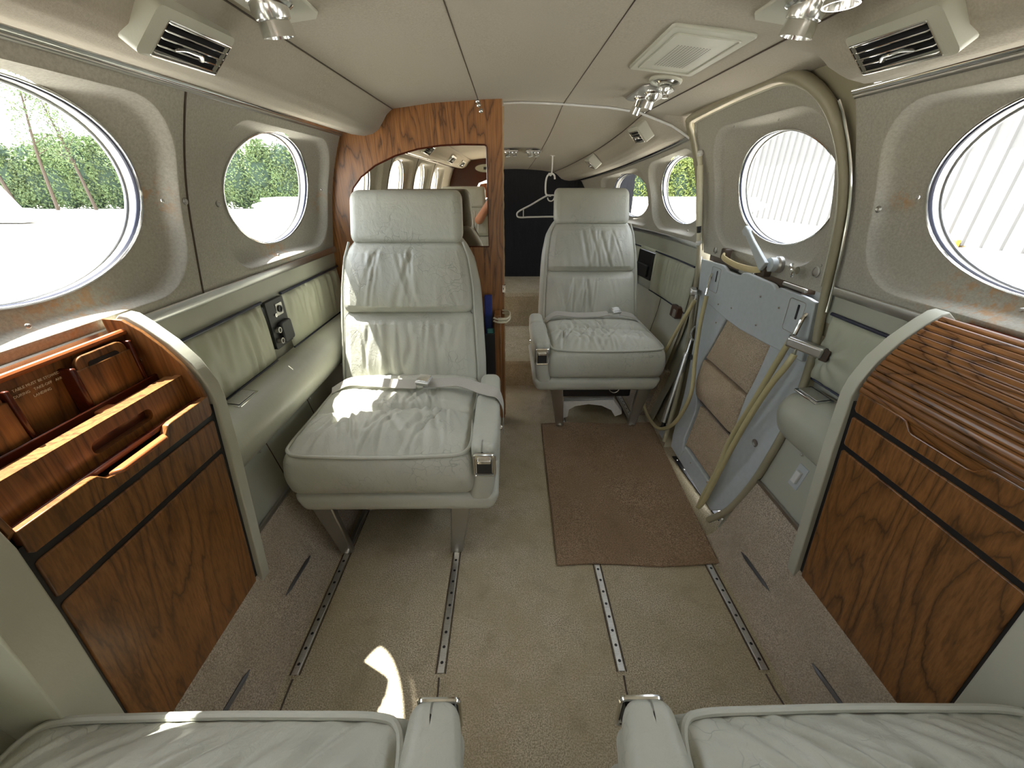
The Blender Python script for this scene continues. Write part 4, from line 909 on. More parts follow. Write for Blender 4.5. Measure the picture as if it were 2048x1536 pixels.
a0, a1 = Vector((.775, 1.325, .918)), Vector((.768, 1.455, 1.010)); dr = (a1-a0).normalized(); up_ = Vector((1, 0, 0)); sw = dr.cross(up_).normalized()
vs = []
for k, (s_, w, th) in enumerate(((-.1, .018, .008), (.15, .015, .007), (.6, .011, .006), (.86, .011, .006), (.90, .014, .009), (1.03, .012, .009))):
    c = a0.lerp(a1, s_); vs += [c+sw*w-up_*th, c-sw*w-up_*th, c-sw*w+up_*th, c+sw*w+up_*th]
m.add(vs, [[0, 1, 2, 3], [20, 23, 22, 21]]+[[4*k+j, 4*k+4+j, 4*k+4+(j+1) % 4, 4*k+(j+1) % 4] for k in range(5) for j in range(4)]); m.build('door_handle', 'paint', d1, bev=.003, label='blue-grey lever handle')
gs = crom([(.800, 1.615, .906), (.778, 1.585, .898), (.768, 1.53, .893), (.766, 1.45, .888), (.772, 1.37, .890), (.785, 1.335, .896)], 6)
m = M(); m.tube(gs, .0105, 10, flat=.55, upax=(1, 0, 0)); m.build('pull_strap', 'handle', d1)
for c in ((.802, 1.612, .905), (.798, 1.335, .893)): m = M(); rbox(m, c, (.03, .032, .040), .006, (3, 3, 3)); m.build('strap_end', 'darkbrown', d1)
disc((1.762, .897), .004, [(.001, .0), (.014, 0), (.014, .003), (.010, .004), (.009, .001), (.001, .001)], 'round_vent', 'steel', d1)
disc((1.150, .925), .004, [(.001, .0), (.016, 0), (.016, .003), (.012, .004), (.011, .001), (.001, .001)], 'round_vent', 'steel', d1)
m = M(); m.tube([Dm((1.205, .918), .004), Dm((1.205, .918), .022)], .011, 14); m.tube(crom([Dm((1.225, .932), .026), Dm((1.210, .930), .040), Dm((1.195, .922), .044), Dm((1.198, .908), .040), Dm((1.212, .900), .030)], 5), .005, 10); m.build('lock_knob', 'chrome', d1)
for c in ((1.845, 1.19), (1.85, 1.14), (1.80, 1.145), (1.845, .945), (1.135, .945), (1.40, .90), (1.60, 1.325), (1.35, 1.315)): disc(c, .004, [(.001, 0), (.004, .0004), (.003, .002), (.001, .0022)], 'screw', 'steel', d1, 10)
t = thing('gas_spring', 'cream gas spring standing along the rear edge of the upper door', 'gas spring', (.80, 1.87, .90))
p0, p1 = Vector((.735, 1.868, 1.262)), Vector((.800, 1.862, .915))
m = M(); m.tube([p0.lerp(p1, .12), p0.lerp(p1, .80)], .0125, 14); m.build('cylinder', 'ivory', t, bev=.001)
m = M(); m.tube([p0.lerp(p1, .80), p0.lerp(p1, .88)], .0085, 12); m.build('collar', 'black', t)
m = M(); m.tube([p0.lerp(p1, .88), p1], .0095, 12); m.build('rod_end', 'ivory', t)
for q in (p0, p1): m = M(); m.lathe([(.001, -.013), (.009, -.010), (.013, 0), (.009, .010), (.001, .013)], Matrix.Translation(q), 14); m.build('ball_joint', 'white', t)
m = M(); m.tube([p0, p0.lerp(p1, .13)], .008, 12); m.build('neck', 'ivory', t)
# ---------------------------------------------------------------- entry door, lower half with folded steps
d2 = thing('door_2', 'lower half of the entry door with folded carpeted airstairs', 'door', (.78, 1.4, .03), kind='structure')
AFT = [(.035, 1.52), (.05, 1.545), (.12, 1.585), (.31, 1.672), (.45, 1.74), (.57, 1.795), (.70, 1.835), (.86, 1.868)]; FWD = [(.035, 1.13), (.05, 1.09), (.12, 1.058), (.27, 1.043), (.39, 1.043), (.55, 1.055), (.70, 1.085), (.86, 1.108)]
OA = [(.085, 1.44), (.12, 1.475), (.28, 1.515), (.31, 1.60), (.44, 1.63), (.68, 1.555), (.70, 1.54)]; OF = [(.085, 1.20), (.12, 1.175), (.28, 1.235), (.45, 1.27), (.70, 1.255)]
m = M(); m.grid(lambda u, v: (lambda z: S(1, lerp(interp(FWD, z), interp(AFT, z), u), z, -.045))(lerp(.035, .865, v)), 14, 24); m.build('inner_skin', 'paint', d2)
def slabz(za, zb, ya, yb, o0, o1, name, mat='paint', n=16, w=6, bev=.004, rl=None):
    mm = M(); vs = []; K = (w+1)
    for i in range(n+1):
        z = lerp(za, zb, i/n)
        for o in (o0, o1):
            for j in range(K):
                Y = lerp(ya(z), yb(z), j/w); oo = o
                if o == o1 and rl: oo = o+rl(j/w, i/n)
                vs.append(S(1, Y, z, oo))
    fs = []
    for i in range(n):
        for s_ in (0, 1):
            for j in range(w): a = (2*i+s_)*K+j; b_ = a+2*K; fs.append([a, a+1, b_+1, b_] if s_ else [a, b_, b_+1, a+1])
        for j in (0, w): a = 2*i*K+j; fs.append([a, a+K, a+3*K, a+2*K])
    for i in (0, n): a = 2*i*K; fs += [[a+j, a+j+1, a+K+j+1, a+K+j] for j in range(w)]
    mm.add(vs, fs); return mm.build(name, mat, d2, ang=40, bev=bev)
slabz(.04, .70, lambda z: interp(FWD, z), lambda z: interp(OF, z), -.045, .004, 'side_wing', rl=lambda u, v: .010*math.sin(u*math.pi)*math.sin(min(1, v*1.2)*math.pi))
slabz(.04, .70, lambda z: interp(OA, z), lambda z: interp(AFT, z), -.045, .004, 'side_wing')
slabz(.032, .095, lambda z: interp(FWD, z)+.02, lambda z: interp(AFT, z)-.03, -.045, -.004, 'bottom_rail', n=3, w=8)
# top plate with the notched edge
def ztop(Y): return interp([(1.10, .846), (1.125, .850), (1.26, .852), (1.272, .840), (1.285, .840), (1.30, .853), (1.46, .858), (1.49, .852), (1.51, .838), (1.61, .838), (1.635, .850), (1.65, .852), (1.83, .845), (1.87, .845)], Y)
vs = []; NYp = 44; NZp = 8; m = M()
for o in (.0, .018):
    for i in range(NYp+1):
        for k in range(NZp+1):
            zb = interp([(1.08, .672), (1.29, .660), (1.45, .655), (1.56, .660), (1.84, .690)], lerp(1.09, 1.845, i/NYp)); f_ = lerp(interp(FWD, .75), interp(AFT, .75), i/NYp)
            z = lerp(zb, ztop(f_), k/NZp); Y = lerp(interp(FWD, z)+.004, interp(AFT, z)-.008, i/NYp); vs.append(S(1, Y, z, o))
K = NZp+1; Q = (NYp+1)*K; fs = []
for i in range(NYp):
    for k in range(NZp): a = i*K+k; fs += [[a, a+1, a+K+1, a+K], [Q+a, Q+a+K, Q+a+K+1, Q+a+1]]
    for k in (0, NZp): a = i*K+k; fs.append([a, a+K, Q+a+K, Q+a])
for i in (0, NYp):
    for k in range(NZp): a = i*K+k; fs.append([a, a+1, Q+a+1, Q+a])
m.add(vs, fs); m.build('top_plate', 'paint', d2, ang=40, bev=.004)
m = M(); m.prism([(1.20, .846), (1.82, .846), (1.82, .874), (1.20, .874)], lambda Y, z, o: S(1, Y, z, o), -.05, -.004); m.build('latch_channel', 'darkbrown', d2)
m = M(); m.box(S(1, 1.50, .855, .003), (.010, .10, .020)); m.box(S(1, 1.23, .862, .002), (.010, .11, .012)); m.build('latch_bar', 'steel', d2, bev=.003)
for y0_, y1_ in ((1.140, 1.212), (1.66, 1.735)):
    m = M(); P_ = rrect(y0_, y1_, .735, .835, .008, 3); m.tube([S(1, a, b_, .0185) for a, b_ in P_], .0012, 6, closed=True); m.build('slot_plate_outline', 'steel', d2)
    yc = (y0_+y1_)/2-.010; m = M(); m.prism(rrect(yc-.004, yc+.004, .778, .824, .003, 3), lambda Y, z, o: S(1, Y, z, o), .015, .0192); m.build('slot', 'blackgap', d2)
disc((1.148, .722), .018, [(.001, .001), (.010, .001), (.012, .004), (.0165, .003), (.0165, 0)], 'round_vent', 'steel', d2)
disc((1.112, .355), .012, [(.001, .001), (.009, .001), (.010, .003), (.014, .002), (.014, 0)], 'round_vent', 'steel', d2)
disc((1.715, .42), .006, [(.001, .001), (.007, .001), (.012, .004), (.014, 0)], 'rubber_stop', 'black', d2)
for c in ((1.62, .70), (1.52, .712), (1.34, .702), (1.36, .80), (1.25, .79), (1.20, .56), (1.62, .62), (1.14, .20), (1.22, .09), (1.36, .075), (1.48, .085)): disc(c, .019 if c[1] > .66 else .005 if c[1] > .1 else -.003, [(.001, 0), (.004, .0006), (.003, .0026), (.001, .003)], 'screw', 'chrome', d2, 10)
# carpeted treads
def tread(za, zb, yaF, yaA, lift, name='carpeted_step', crz=None):
    ra = lambda z: yaF(z)+.006; rb_ = lambda z: yaA(z)-.006
    slabz(za, zb, ra, rb_, -.04, 0, name, 'stepcarpet', 14, 10, .006, rl=lambda u, v: lift(v)*(min(1, min(u, 1-u)*14)**.5))
tread(.455, .668, lambda z: interp(OF, z), lambda z: interp(OA, z), lambda v: -.006+.016*math.sin(v*math.pi)*(1 if v < .68 else .6)-.010*ridge(v, .68, .04))
tread(.300, .448, lambda z: interp([(.3, 1.235), (.45, 1.27)], z), lambda z: interp([(.3, 1.575), (.44, 1.632)], z), lambda v: .006+.022*math.sin(v*math.pi))
tread(.100, .278, lambda z: interp([(.10, 1.185), (.28, 1.235)], z), lambda z: interp([(.10, 1.46), (.28, 1.51)], z), lambda v: -.012+.008*math.sin(v*math.pi))
for za in (.287, .678):
    m = M(); m.box(S(1, 1.39, za, -.016), (.02, .27, .008)); m.build('hinge_bar', 'steel' if za < .5 else 'darkbrown', d2)
# black threshold strip
t = thing('threshold_strip', 'black metal threshold strip with screws at the foot of the entry steps', 'strip', (.735, 1.31, 0))
m = M(); m.add([(.712, 1.50, .001), (.732, 1.50, .001), (.765, 1.12, .001), (.742, 1.10, .001), (.712, 1.50, .006), (.732, 1.50, .006), (.765, 1.12, .006), (.742, 1.10, .006)], [[0, 3, 2, 1], [4, 5, 6, 7], [0, 1, 5, 4], [1, 2, 6, 5], [2, 3, 7, 6], [3, 0, 4, 7]]); m.build('strip', 'black', t, bev=.001)
for k in range(6): m = M(); m.lathe([(.001, 0), (.004, 0), (.003, .002), (.001, .0022)], Matrix.Translation((lerp(.724, .752, k/5), lerp(1.47, 1.13, k/5), .006)), 10); m.build('screw', 'chrome', t)
m = M(); m.box((.76, 1.07, .012), (.035, .05, .022)); m.build('corner_bracket', 'white', label='small white bracket at the front foot of the doorway', cat='bracket', bev=.003)
# hand cables
t = thing('handrail_cable', 'cream rubber-covered cable hanging in a U loop at the rear edge of the steps', 'cable', (.74, 1.75, .02))
A_ = [(.80, 1.687, .718), (.79, 1.667, .594), (.77, 1.604, .453), (.745, 1.524, .348), (.725, 1.515, .250), (.705, 1.547, .152), (.698, 1.660, .055), (.694, 1.785, .032), (.690, 1.885, .060), (.700, 1.916, .177), (.73, 1.821, .427), (.785, 1.752, .683)]
m = M(); m.tube(crom(A_, 8), .0088, 12); m.build('cable', 'hose', t)
m = M(); m.tube([(.80, 1.690, .722), (.806, 1.70, .748)], .0055, 10); m.tube(crom([(.806, 1.70, .745), (.812, 1.712, .77), (.820, 1.722, .798), (.826, 1.724, .803)], 4), .006, 10); m.build('clevis', 'chrome', t, label='chrome clevis end')
m = M(); m.tube([(.785, 1.752, .683), (.79, 1.76, .705)], .0045, 8); m.build('eye_bolt', 'chrome', t)
t = thing('handrail_cable', 'cream rubber-covered cable folded down to the floor at the front edge of the steps', 'cable', (.75, 1.14, .02))
B_ = [(.80, 1.122, .73), (.79, 1.139, .636), (.77, 1.164, .466), (.75, 1.186, .316), (.72, 1.161, .199), (.695, 1.160, .080), (.688, 1.158, .030), (.683, 1.150, .030), (.690, 1.140, .075), (.705, 1.133, .187), (.722, 1.121, .34), (.742, 1.11, .469), (.757, 1.086, .593), (.765, 1.062, .665), (.777, 1.060, .706)]
m = M(); m.tube(crom(B_, 8), .0092, 12); m.build('cable', 'hose', t)
m = M(); m.tube([(.80, 1.122, .73), (.801, 1.115, .748)], .0055, 10); m.tube(crom([(.801, 1.115, .748), (.806, 1.117, .77), (.812, 1.119, .795), (.822, 1.122, .808)], 4), .0065, 10); m.build('clevis', 'chrome', t, label='chrome clevis end')
m = M(); m.tube([(.777, 1.060, .706), (.780, 1.062, .728)], .0045, 8); m.build('eye_bolt', 'chrome', t)
# cable brackets on the door frame
def brk(P0, P1, w, label):
    t = thing('frame_bracket', label, 'bracket', P0); c = (Vector(P0)+Vector(P1))/2; dv = Vector(P1)-Vector(P0); L_ = dv.length
    m = M(); q = dv.to_track_quat('X', 'Z').to_matrix(); m.box(c, (L_, .030, w), q); m.build('arm', 'brushed', t, bev=.006)
    m = M(); m.box(Vector(P1)+Vector((.008, 0, -.004)), (.02, .026, w*1.15), q); m.build('foot', 'darkbrown', t, bev=.002)
brk((.770, 1.093, .738), (.822, 1.012, .728), .030, 'brushed metal cable bracket on the front door frame above the arm ledge')
brk((.785, 1.775, .708), (.815, 1.86, .705), .026, 'brushed metal cable bracket on the rear door frame')
# damper
t = thing('door_damper', 'silver tubular damper leaning beside the entry steps at the rear', 'damper', (.75, 1.70, .05))
p0, p1 = Vector((.800, 1.752, .425)), Vector((.722, 1.672, .085))
m = M(); m.tube([p0, p1], .0165, 18); m.build('cylinder', 'brushed', t, bev=.002)
m = M(); m.tube([p0, p0.lerp(p1, -.20)], .006, 10); m.build('rod', 'chrome', t)
e = p0.lerp(p1, -.20); m = M(); m.tube(crom([e, e+Vector((-.004, .012, .022)), e+Vector((.0, .004, .05)), e+Vector((.004, -.006, .062))], 5), .0045, 8); m.build('hook', 'chrome', t)
m = M(); m.tube([e+Vector((0, .016, 0)), e-Vector((0, .016, 0))], .0055, 10); m.build('cross_pin', 'chrome', t)
m = M(); m.tube([p1, Vector((.716, 1.664, .050))], .010, 10); m.tube([(.70, 1.66, .062), (.735, 1.665, .062)], .008, 10); m.build('base_joint', 'black', t)
m = M(); m.box((.728, 1.66, .030), (.03, .05, .05)); m.build('base_lug', 'paint', t, bev=.006)
# ---------------------------------------------------------------- ceiling fittings
def cz(x, Y):
    ax = abs(x); s_ = interp([(0, 0), (.09, 1), (.17, 2), (.35, 3), (.505, 4)], ax); return cpt(1 if x >= 0 else -1, s_, Y).z
def CP(x, Y, d=0): return Vector((x, Y, cz(x, Y)-d))
t = thing('ceiling_speaker', 'flat cream perforated speaker cover on the right side of the ceiling', 'speaker', CP(.36, 1.18))
SP = lambda x, Y, o: Vector((x, Y, lerp(cz(.272, 1.1), cz(.448, 1.1), (x-.272)/.176)-o))
m = M(); m.prism(rrect(1.015, 1.345, .272, .448, .010, 3), lambda Y, x, o: SP(x, Y, o), -.003, .006); m.build('cover', 'cream', t, bev=.0035)
m = M(); P_ = rrect(1.045, 1.318, .292, .428, .008, 3); m.tube([SP(x, Y, .0058) for Y, x in P_], .0026, 6, closed=True); m.build('raised_rim', 'cream', t)
m = M()
for i in range(22):
    for j in range(11):
        Y = 1.115+i*.0075; x = .322+j*.0072; m.add([SP(x+.0020*math.cos(a*math.pi/3), Y+.0020*math.sin(a*math.pi/3), .0064) for a in range(6)], [list(range(6))])
o = m.build('speaker_holes', 'darkbrown', t, kind='stuff')
def swivel(t, x, Y, r, L_, dirv, name, glow=False):
    c = CP(x, Y, .002); q = Vector(dirv).normalized().to_track_quat('Z', 'Y').to_matrix().to_4x4()
    m = M(); m.lathe([(.001, -.006), (r*1.25, -.006), (r*1.25, .004), (r*1.05, .008)], Matrix.Translation(c) @ Matrix.Rotation(R(180), 4, 'X'), 24); m.build('collar', 'chrome', t)
    m = M(); m.lathe([(r*.2, -r*.3), (r*.98, 0), (r, r*.45), (r*.9, r*.8), (r*.76, L_*.55), (r*.84, L_*.58), (r*.88, L_), (r*.78, L_), (r*.7, L_*.6), (.001, L_*.6)], Matrix.Translation(c) @ q, 28); lh_ = m.build(name, 'chrome', t)
    m = M(); m.lathe([(.001, L_*.62), (r*.68, L_*.62)], Matrix.Translation(c) @ q, 20, False); m.build('lens', 'lens', lh_)
def unit(sd, Y0, Y1, x0, x1, label, rear=False):
    t = thing('reading_light', label, 'lamp', CP(sd*(x0+x1)/2, (Y0+Y1)/2))
    poly = [(Y0, x0+.012), (Y0+.02, x0), (Y1-.02, x0), (Y1, x0+.012), (Y1, x1-.012), (Y1-.02, x1), (Y0+.02, x1), (Y0, x1-.012)]
    m = M(); m.prism(poly, lambda Y, x, o: CP(sd*x, Y, o), 0, .006); m.build('mounting_plate', 'cream' if not rear else 'brushed', t, bev=.002); return t
t = unit(1, .74, .945, .385, .478, 'chrome swivel reading light at the top right of the ceiling'); swivel(t, .438, .850, .030, .047, (-.15, .2, -1), 'lamp_head'); swivel(t, .44, .775, .028, .03, (0, 0, -1), 'lamp_head')
t = unit(-1, .74, .945, .392, .488, 'chrome swivel reading light at the top left of the ceiling'); swivel(t, -.446, .855, .030, .047, (.1, .2, -1), 'lamp_head'); swivel(t, -.43, .79, .012, .02, (0, 0, -1), 'air_nozzle')
t = unit(1, 1.50, 1.745, .368, .468, 'cluster of chrome reading light and air nozzles on the right ceiling near the door', True)
swivel(t, .418, 1.575, .023, .046, (-.25, .35, -1), 'lamp_head'); swivel(t, .410, 1.675, .020, .052, (-.3, .35, -1), 'lamp_head'); swivel(t, .446, 1.535, .012, .022, (0, 0, -1), 'air_nozzle')
t = thing('round_downlight', 'round recessed ceiling light with cream ring beside the speaker cover', 'lamp', CP(.405, 1.425))
m = M(); m.tube([CP(.405+.040*math.cos(a), 1.425+.050*math.sin(a), .004) for a in [k*math.pi/16 for k in range(32)]], .006, 8, closed=True); m.build('ring', 'cream', t)
m = M(); m.add([CP(.405+.040*math.cos(a), 1.425+.050*math.sin(a), .001) for a in [k*math.pi/16 for k in range(32)]], [list(range(32))]); m.build('dark_socket', 'steel', t)
swivel(t, .405, 1.425, .021, .022, (-.1, -.25, -1), 'lamp_head')
for x, lab in ((.10, 'right one of two small chrome reading lights on the rear ceiling'), (-.038, 'left one of two small chrome reading lights on the rear ceiling, by the bulkhead edge')):
    t = thing('reading_light', lab, 'lamp', CP(x, 2.9)); m = M(); m.box(CP(x, 2.86, .004), (.088, .20, .008)); m.build('mounting_plate', 'brushed', t, bev=.002)
    swivel(t, x-.020, 2.82, .019, .034, (.1, -.5, -1), 'lamp_head'); swivel(t, x+.022, 2.84, .017, .030, (.1, -.5, -1), 'lamp_head')
# louvred air vents on the coves
def vent(sd, Yc, L_, label, s0=4.55, s1=6.05):
    t = thing('air_vent', label, 'vent', cpt(sd, 5.2, Yc)); A = cpt(sd, s0, Yc); B = cpt(sd, s1, Yc); up_ = (A-B).normalized(); nn = Vector((-sd*up_.z, 0, sd*up_.x)) if False else Vector((-sd*abs(up_.z), 0, -abs(up_.x))).normalized()
    c = (A+B)/2; Wd = .078; ex = Vector((0, 1, 0))
    def Q(Y, v, o): return c+ex*(Y)+up_*v+nn*o
    hY, hV = L_/2, Wd/2; c = c+nn*.012
    outr = rrect(-hY, hY, -hV, hV, .010, 3); inr = rrect(-hY+.026, hY-.007, -hV+.006, hV-.016, .002, 3); H_ = lambda a: .003+.014*(hY-a)/L_; N = len(outr); m = M()
    vs = [Q(a*1.03, b_*1.05, -.03) for a, b_ in outr]+[Q(a*.985, b_*.97, H_(a)-.002) for a, b_ in outr]+[Q(a, b_, H_(a)) for a, b_ in inr]+[Q(a, b_, -.004) for a, b_ in inr]
    m.add(vs, [[k*N+i, k*N+(i+1) % N, (k+1)*N+(i+1) % N, (k+1)*N+i] for k in range(3) for i in range(N)]); m.build('housing', 'cream', t, ang=50)
    m = M(); m.add([Q(a, b_, -.003) for a, b_ in inr], [list(range(N))]); m.build('dark_duct', 'dark', t)
    v0, v1 = -hV+.006, hV-.016
    for k in range(5):
        v = lerp(v0+.004, v1-.004, k/4); m = M(); m.tube([Q(-hY+.027, v, .008), Q(-hY+.036, v, .013), Q(hY-.018, v, .004), Q(hY-.008, v, .0)], .0013, 6); m.build('louvre', 'chrome', t)
        if k < 4: m = M(); P4 = [Q(-hY+.022, v+.005, .002), Q(hY-.016, v+.005, .002), Q(hY-.016, v+.009, -.002), Q(-hY+.022, v+.009, -.002)]; m.add(P4, [[0, 1, 2, 3]]); m.build('louvre_blade', 'dark', t)
    m = M(); m.tube(crom([Q(-.03, v0+.018, .012), Q(-.016, v0+.026, .016), Q(0, v0+.028, .019), Q(.016, v0+.026, .016), Q(.03, v0+.018, .012)], 4), .0042, 8, flat=.6); m.build('vane_lever', 'chrome', t)
    m = M(); m.tube([Q(a, b_, H_(a)+.0005) for a, b_ in inr], .0013, 6, closed=True); m.build('inner_rim', 'chrome', t)
vent(-1, .795, .190, 'louvred air vent on the upper left cove above the windows'); vent(1, .785, .190, 'large louvred air vent on the upper right cove above the near window')
vent(1, 2.09, .20, 'louvred air vent on the right cove just behind the entry door', 4.2, 5.5); vent(1, 2.85, .21, 'farthest small louvred air vent on the right cove at the rear', 4.2, 5.5)
vent(-1, -.35, .235, 'louvred air vent on the left cove seen in the mirror, nearer one'); vent(-1, -1.25, .235, 'louvred air vent on the left cove seen in the mirror, farther one')
# ---------------------------------------------------------------- coat hook and hanger
t = thing('ceiling_hook', 'white hook on the rear ceiling holding the coat hangers', 'hook', CP(.235, 2.95))
m = M(); m.box(CP(.235, 2.95, .002), (.030, .02, .004)); m.build('base', 'white', t)
m = M(); z_ = cz(.235, 2.95); m.tube(crom([(.235, 2.95, z_-.004), (.235, 2.95, 1.23), (.230, 2.95, 1.202), (.219, 2.95, 1.204), (.216, 2.95, 1.216)], 5), .0045, 8); m.build('hook_arm', 'white', t)
t = thing('coat_hanger', 'white plastic coat hanger hanging from the rear ceiling hook', 'hanger', (.235, 2.96, .96))
m = M(); m.tube(crom([(.256, 2.95, 1.178), (.252, 2.95, 1.200), (.233, 2.95, 1.212), (.208, 2.95, 1.200), (.197, 2.95, 1.165), (.197, 2.95, 1.11), (.205, 2.95, 1.086), (.235, 2.95, 1.078)], 6), .0055, 8); m.build('hook', 'white', t)
for dy in (0, .018):
    m = M(); sh = crom([(.235, 2.95+dy, 1.082), (.20, 2.95+dy, 1.076), (.10, 2.95+dy, 1.022), (.022, 2.95+dy, .984), (.006, 2.95+dy, .962), (.022, 2.95+dy, .945), (.10, 2.95+dy, .946), (.235, 2.95+dy, .948), (.37, 2.95+dy, .946), (.45, 2.95+dy, .945), (.464, 2.95+dy, .962), (.448, 2.95+dy, .984), (.37, 2.95+dy, 1.022), (.27, 2.95+dy, 1.076)], 5, True)
    m.tube(sh, .0048, 8, closed=True); m.build('frame', 'white', t)
m = M(); m.tube([(.235+.022*math.cos(a), 2.95, 1.068+.022*math.sin(a)) for a in [R(180+k*12) for k in range(16)]], .004, 8); m.build('ring', 'white', t)
for x in (.05, .42): m = M(); m.tube([(x, 2.95, .948), (x, 2.95, .996)], .003, 6); m.build('strut', 'white', t)
# ---------------------------------------------------------------- forward partition seen in the mirror
t = thing('forward_partition', 'dark wood forward partition with an oval cream sign panel, seen in the mirror', 'partition', (0, -1.9, 0))
o_ = [(-.86, 0), (-.50, 0), (-.50, 1.02), (-.42, 1.16), (-.25, 1.22), (.25, 1.22), (.42, 1.16), (.50, 1.02), (.50, 0), (.86, 0), (.86, 1.40), (.5, 1.46), (-.5, 1.46), (-.86, 1.40)]
m = M(); m.prism(o_, lambda x, z, w: Vector((x, w, z)), -1.92, -1.90); m.build('panel', 'mahog', t)
m = M(); m.prism([(-.32+.14*math.cos(a), 1.325+.045*math.sin(a)) for a in [k*math.pi/16 for k in range(32)]], lambda x, z, w: Vector((x, w, z)), -1.90, -1.885); m.build('oval_panel', 'cream', t)
m = M(); m.box((-.33, -1.883, 1.325), (.05, .004, .03)); m.build('display', 'black', t)
m = M(); m.prism([(-.50, .95), (-.22, 1.02), (-.12, 1.19), (-.40, 1.15)], lambda x, z, w: Vector((x, w, z)), -1.90, -1.88); m.build('flap', 'redwood', t)
# ---------------------------------------------------------------- person holding the phone, glimpsed in the mirror
b = NB('skin', .5); b.b.inputs['Subsurface Weight'].default_value = 0; b.col(b.mix(b.noise(b.co(), 12, 3), hx('b9785a'), hx('cf9474'))); MT['skinp'] = b.m
b = NB('checked_shirt', .9); v = b.co((1, 1, 1)); w1 = b.n('TexWave', bands_direction='Z'); w1.inputs['Scale'].default_value = 22; b.l(v, w1.inputs['Vector']); w2 = b.n('TexWave', bands_direction='X'); w2.inputs['Scale'].default_value = 22; b.l(v, w2.inputs['Vector'])
b.col(b.mix(b.ramp(w2.outputs['Fac'], [(.5, 0), (.6, .6)]), b.mix(b.ramp(w1.outputs['Fac'], [(.5, 0), (.6, .8)]), hx('c9d2dc'), hx('6d86a8')), hx('7f8fa8'))); MT['shirt'] = b.m
MT['shorts'] = fabric('khaki_cloth', hx('77705c'), hx('645e4c')); MT['hair'] = plain('hair', hx('4a3a2c'), .6); MT['eye'] = plain('eye', (.8, .8, .78), .2); MT['shoe'] = plain('shoe', (.05, .05, .06), .5)
def skinned(name, verts, edges, rad, mat, parent, root=0, sub=2):
    org = ORG[parent]; me = bpy.data.meshes.new(name); me.from_pydata([tuple(Vector(q)-org) for q in verts], edges, []); o = bpy.data.objects.new(name, me); C.objects.link(o); o.parent = parent
    m = o.modifiers.new('skin', 'SKIN'); m.use_smooth_shade = True
    if not me.skin_vertices: return o
    for i, r in enumerate(rad): me.skin_vertices[0].data[i].radius = (r, r) if not isinstance(r, tuple) else r
    me.skin_vertices[0].data[root].use_root = True
    s = o.modifiers.new('sub', 'SUBSURF'); s.levels = sub; s.render_levels = sub; me.materials.append(MT[mat]); return o
t = thing('person', 'person in a checked shirt crouching and holding up a phone, arm glimpsed in the mirror', 'person', (-.06, -.62, 0))
V = [(-.06, -.70, .36), (-.06, -.68, .52), (-.06, -.62, .72), (-.06, -.56, .93), (-.06, -.50, 1.04), (-.06, -.46, 1.12),
     (-.20, -.53, 1.00), (-.335, -.40, .86), (-.345, -.30, .82), (-.24, -.14, .97), (-.165, -.065, 1.065), (-.14, -.045, 1.10),
     (.08, -.53, 1.00), (.205, -.42, .86), (.21, -.34, .82), (.12, -.14, .97), (.05, -.065, 1.065), (.025, -.045, 1.10),
     (-.15, -.66, .32), (-.17, -.34, .26), (-.17, -.36, .07), (-.16, -.66, .07), (-.16, -.80, .09),
     (.03, -.66, .32), (.05, -.34, .26), (.05, -.36, .07), (.04, -.66, .07), (.04, -.80, .09)]
E_ = [(0, 1), (1, 2), (2, 3), (3, 4), (4, 5), (3, 6), (6, 7), (7, 8), (8, 9), (9, 10), (10, 11), (3, 12), (12, 13), (13, 14), (14, 15), (15, 16), (16, 17), (0, 18), (18, 19), (19, 20), (20, 21), (21, 22), (0, 23), (23, 24), (24, 25), (25, 26), (26, 27)]
Rr = [.13, .12, .12, .125, .07, .052, .055, .046, .044, .036, .026, .024, .055, .046, .044, .036, .026, .024, .085, .065, .055, .045, .035, .085, .065, .055, .045, .035]
skinned('body', V, E_, Rr, 'skinp', t)
skinned('shirt', [V[0], V[1], V[2], V[3], (-.06, -.51, 1.02), V[6], (-.285, -.455, .915), V[12], (.16, -.465, .915)], [(0, 1), (1, 2), (2, 3), (3, 4), (3, 5), (5, 6), (3, 7), (7, 8)], [.14, .135, .135, .14, .08, .072, .066, .072, .066], 'shirt', t)
skinned('shorts', [V[0], V[18], (-.165, -.42, .275), V[23], (.045, -.42, .275)], [(0, 1), (1, 2), (0, 3), (3, 4)], [.145, .10, .085, .10, .085], 'shorts', t)
for sx, ox in ((-1, -.06), (1, -.06)):
    for k, (dz, L_) in enumerate(((.030, .070), (.010, .078), (-.010, .074), (-.030, .060))):
        px = ox+sx*.075; b0 = (px+sx*.004, -.045, 1.125+dz*.8+.0); sg = -sx
        skinned('finger', [b0, (px+sx*.012, -.022, 1.13+dz), (px+sx*.006, -.002, 1.132+dz), (px-sx*.008, .0035 if False else -.004, 1.132+dz)], [(0, 1), (1, 2), (2, 3)], [.010, .009, .0085, .0075], 'skinp', t, sub=1)
    skinned('thumb', [(ox+sx*.070, -.045, 1.10), (ox+sx*.052, -.036, 1.115), (ox+sx*.036, -.030, 1.13)], [(0, 1), (1, 2)], [.012, .010, .009], 'skinp', t, sub=1)
    m = M(); rbox(m, (ox+sx*.078, -.042, 1.118), (.028, .030, .080), .012, (3, 3, 5)); m.build('palm', 'skinp', t)
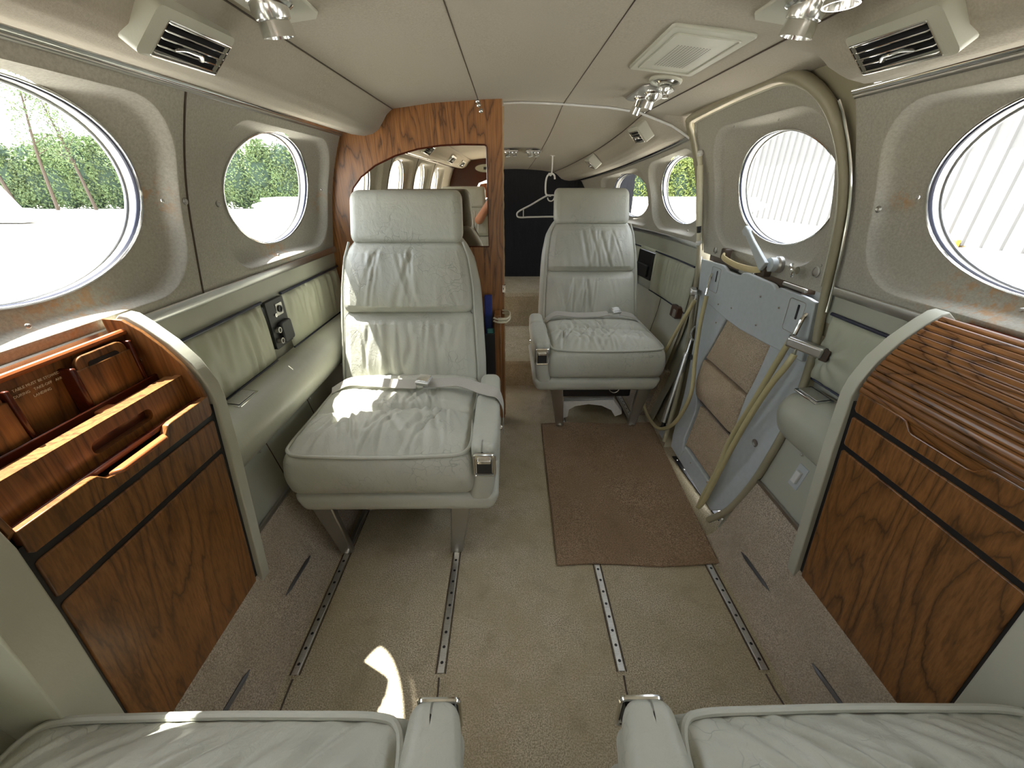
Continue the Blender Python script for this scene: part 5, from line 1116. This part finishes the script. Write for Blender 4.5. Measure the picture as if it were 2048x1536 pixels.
hc = Vector((-.06, -.40, 1.24))
def headf(p):
    d = p-hc; x, y, z = d; r = 1
    if z < 0: x *= 1-.28*(-z/.12); y = y*(1-.10*(-z/.12))+.008*(-z/.12)
    if y > .05: y += .022*math.exp(-((x/.014)**2)-((z+.008)/.022)**2)*1.0+.006*math.exp(-((x/.03)**2)-((z+.052)/.012)**2)-.007*(math.exp(-(((abs(x)-.032)/.014)**2)-((z-.012)/.012)**2))
    return hc+Vector((x, y, z))
m = M(); m.grid(lambda u, v: headf(hc+Vector((.076*math.sin(v*math.pi)*math.cos(u*6.2832), .095*math.sin(v*math.pi)*math.sin(u*6.2832), -.118*math.cos(v*math.pi)))), 40, 36, cu=True); m.build('head', 'skinp', t, ang=80)
m = M(); m.grid(lambda u, v: hc+Vector((.082*math.sin(v*math.pi)*math.cos(u*6.2832), -.008+.098*math.sin(v*math.pi)*math.sin(u*6.2832), .02+.108*math.cos(v*math.pi*.5)-.0)) if v < 2 else None, 30, 14, cu=True); m.build('hair', 'hair', t, ang=80)
for sx in (-1, 1):
    m = M(); m.lathe([(.001, -.011), (.008, -.008), (.011, 0), (.008, .008), (.001, .011)], Matrix.Translation(hc+Vector((sx*.032, .078, .012))), 12); m.build('eye', 'eye', t)
    m = M(); rbox(m, hc+Vector((sx*.078, 0, .0)), (.014, .032, .058), .006, (2, 3, 4)); m.build('ear', 'skinp', t)
    m = M(); rbox(m, Vector((-.06+sx*.10, -.86, .045)), (.09, .24, .085), .03, (4, 8, 4)); m.build('shoe', 'shoe', t)
m = M(); m.prism([(hc.x+.024*math.cos(a), hc.z-.052+.006*math.sin(a)) for a in [k*math.pi/8 for k in range(16)]], lambda x, z, w: Vector((x, w, z)), hc.y+.078, hc.y+.092); m.build('mouth', plain('lips', hx('9a5548'), .5), t)
t = thing('phone', 'black phone held up by the crouching person in the aisle', 'phone', (-.06, -.018, 1.09))
m = M(); rbox(m, (-.06, -.020, 1.135), (.150, .008, .074), .0035, (6, 2, 4)); m.build('case', 'black', t)
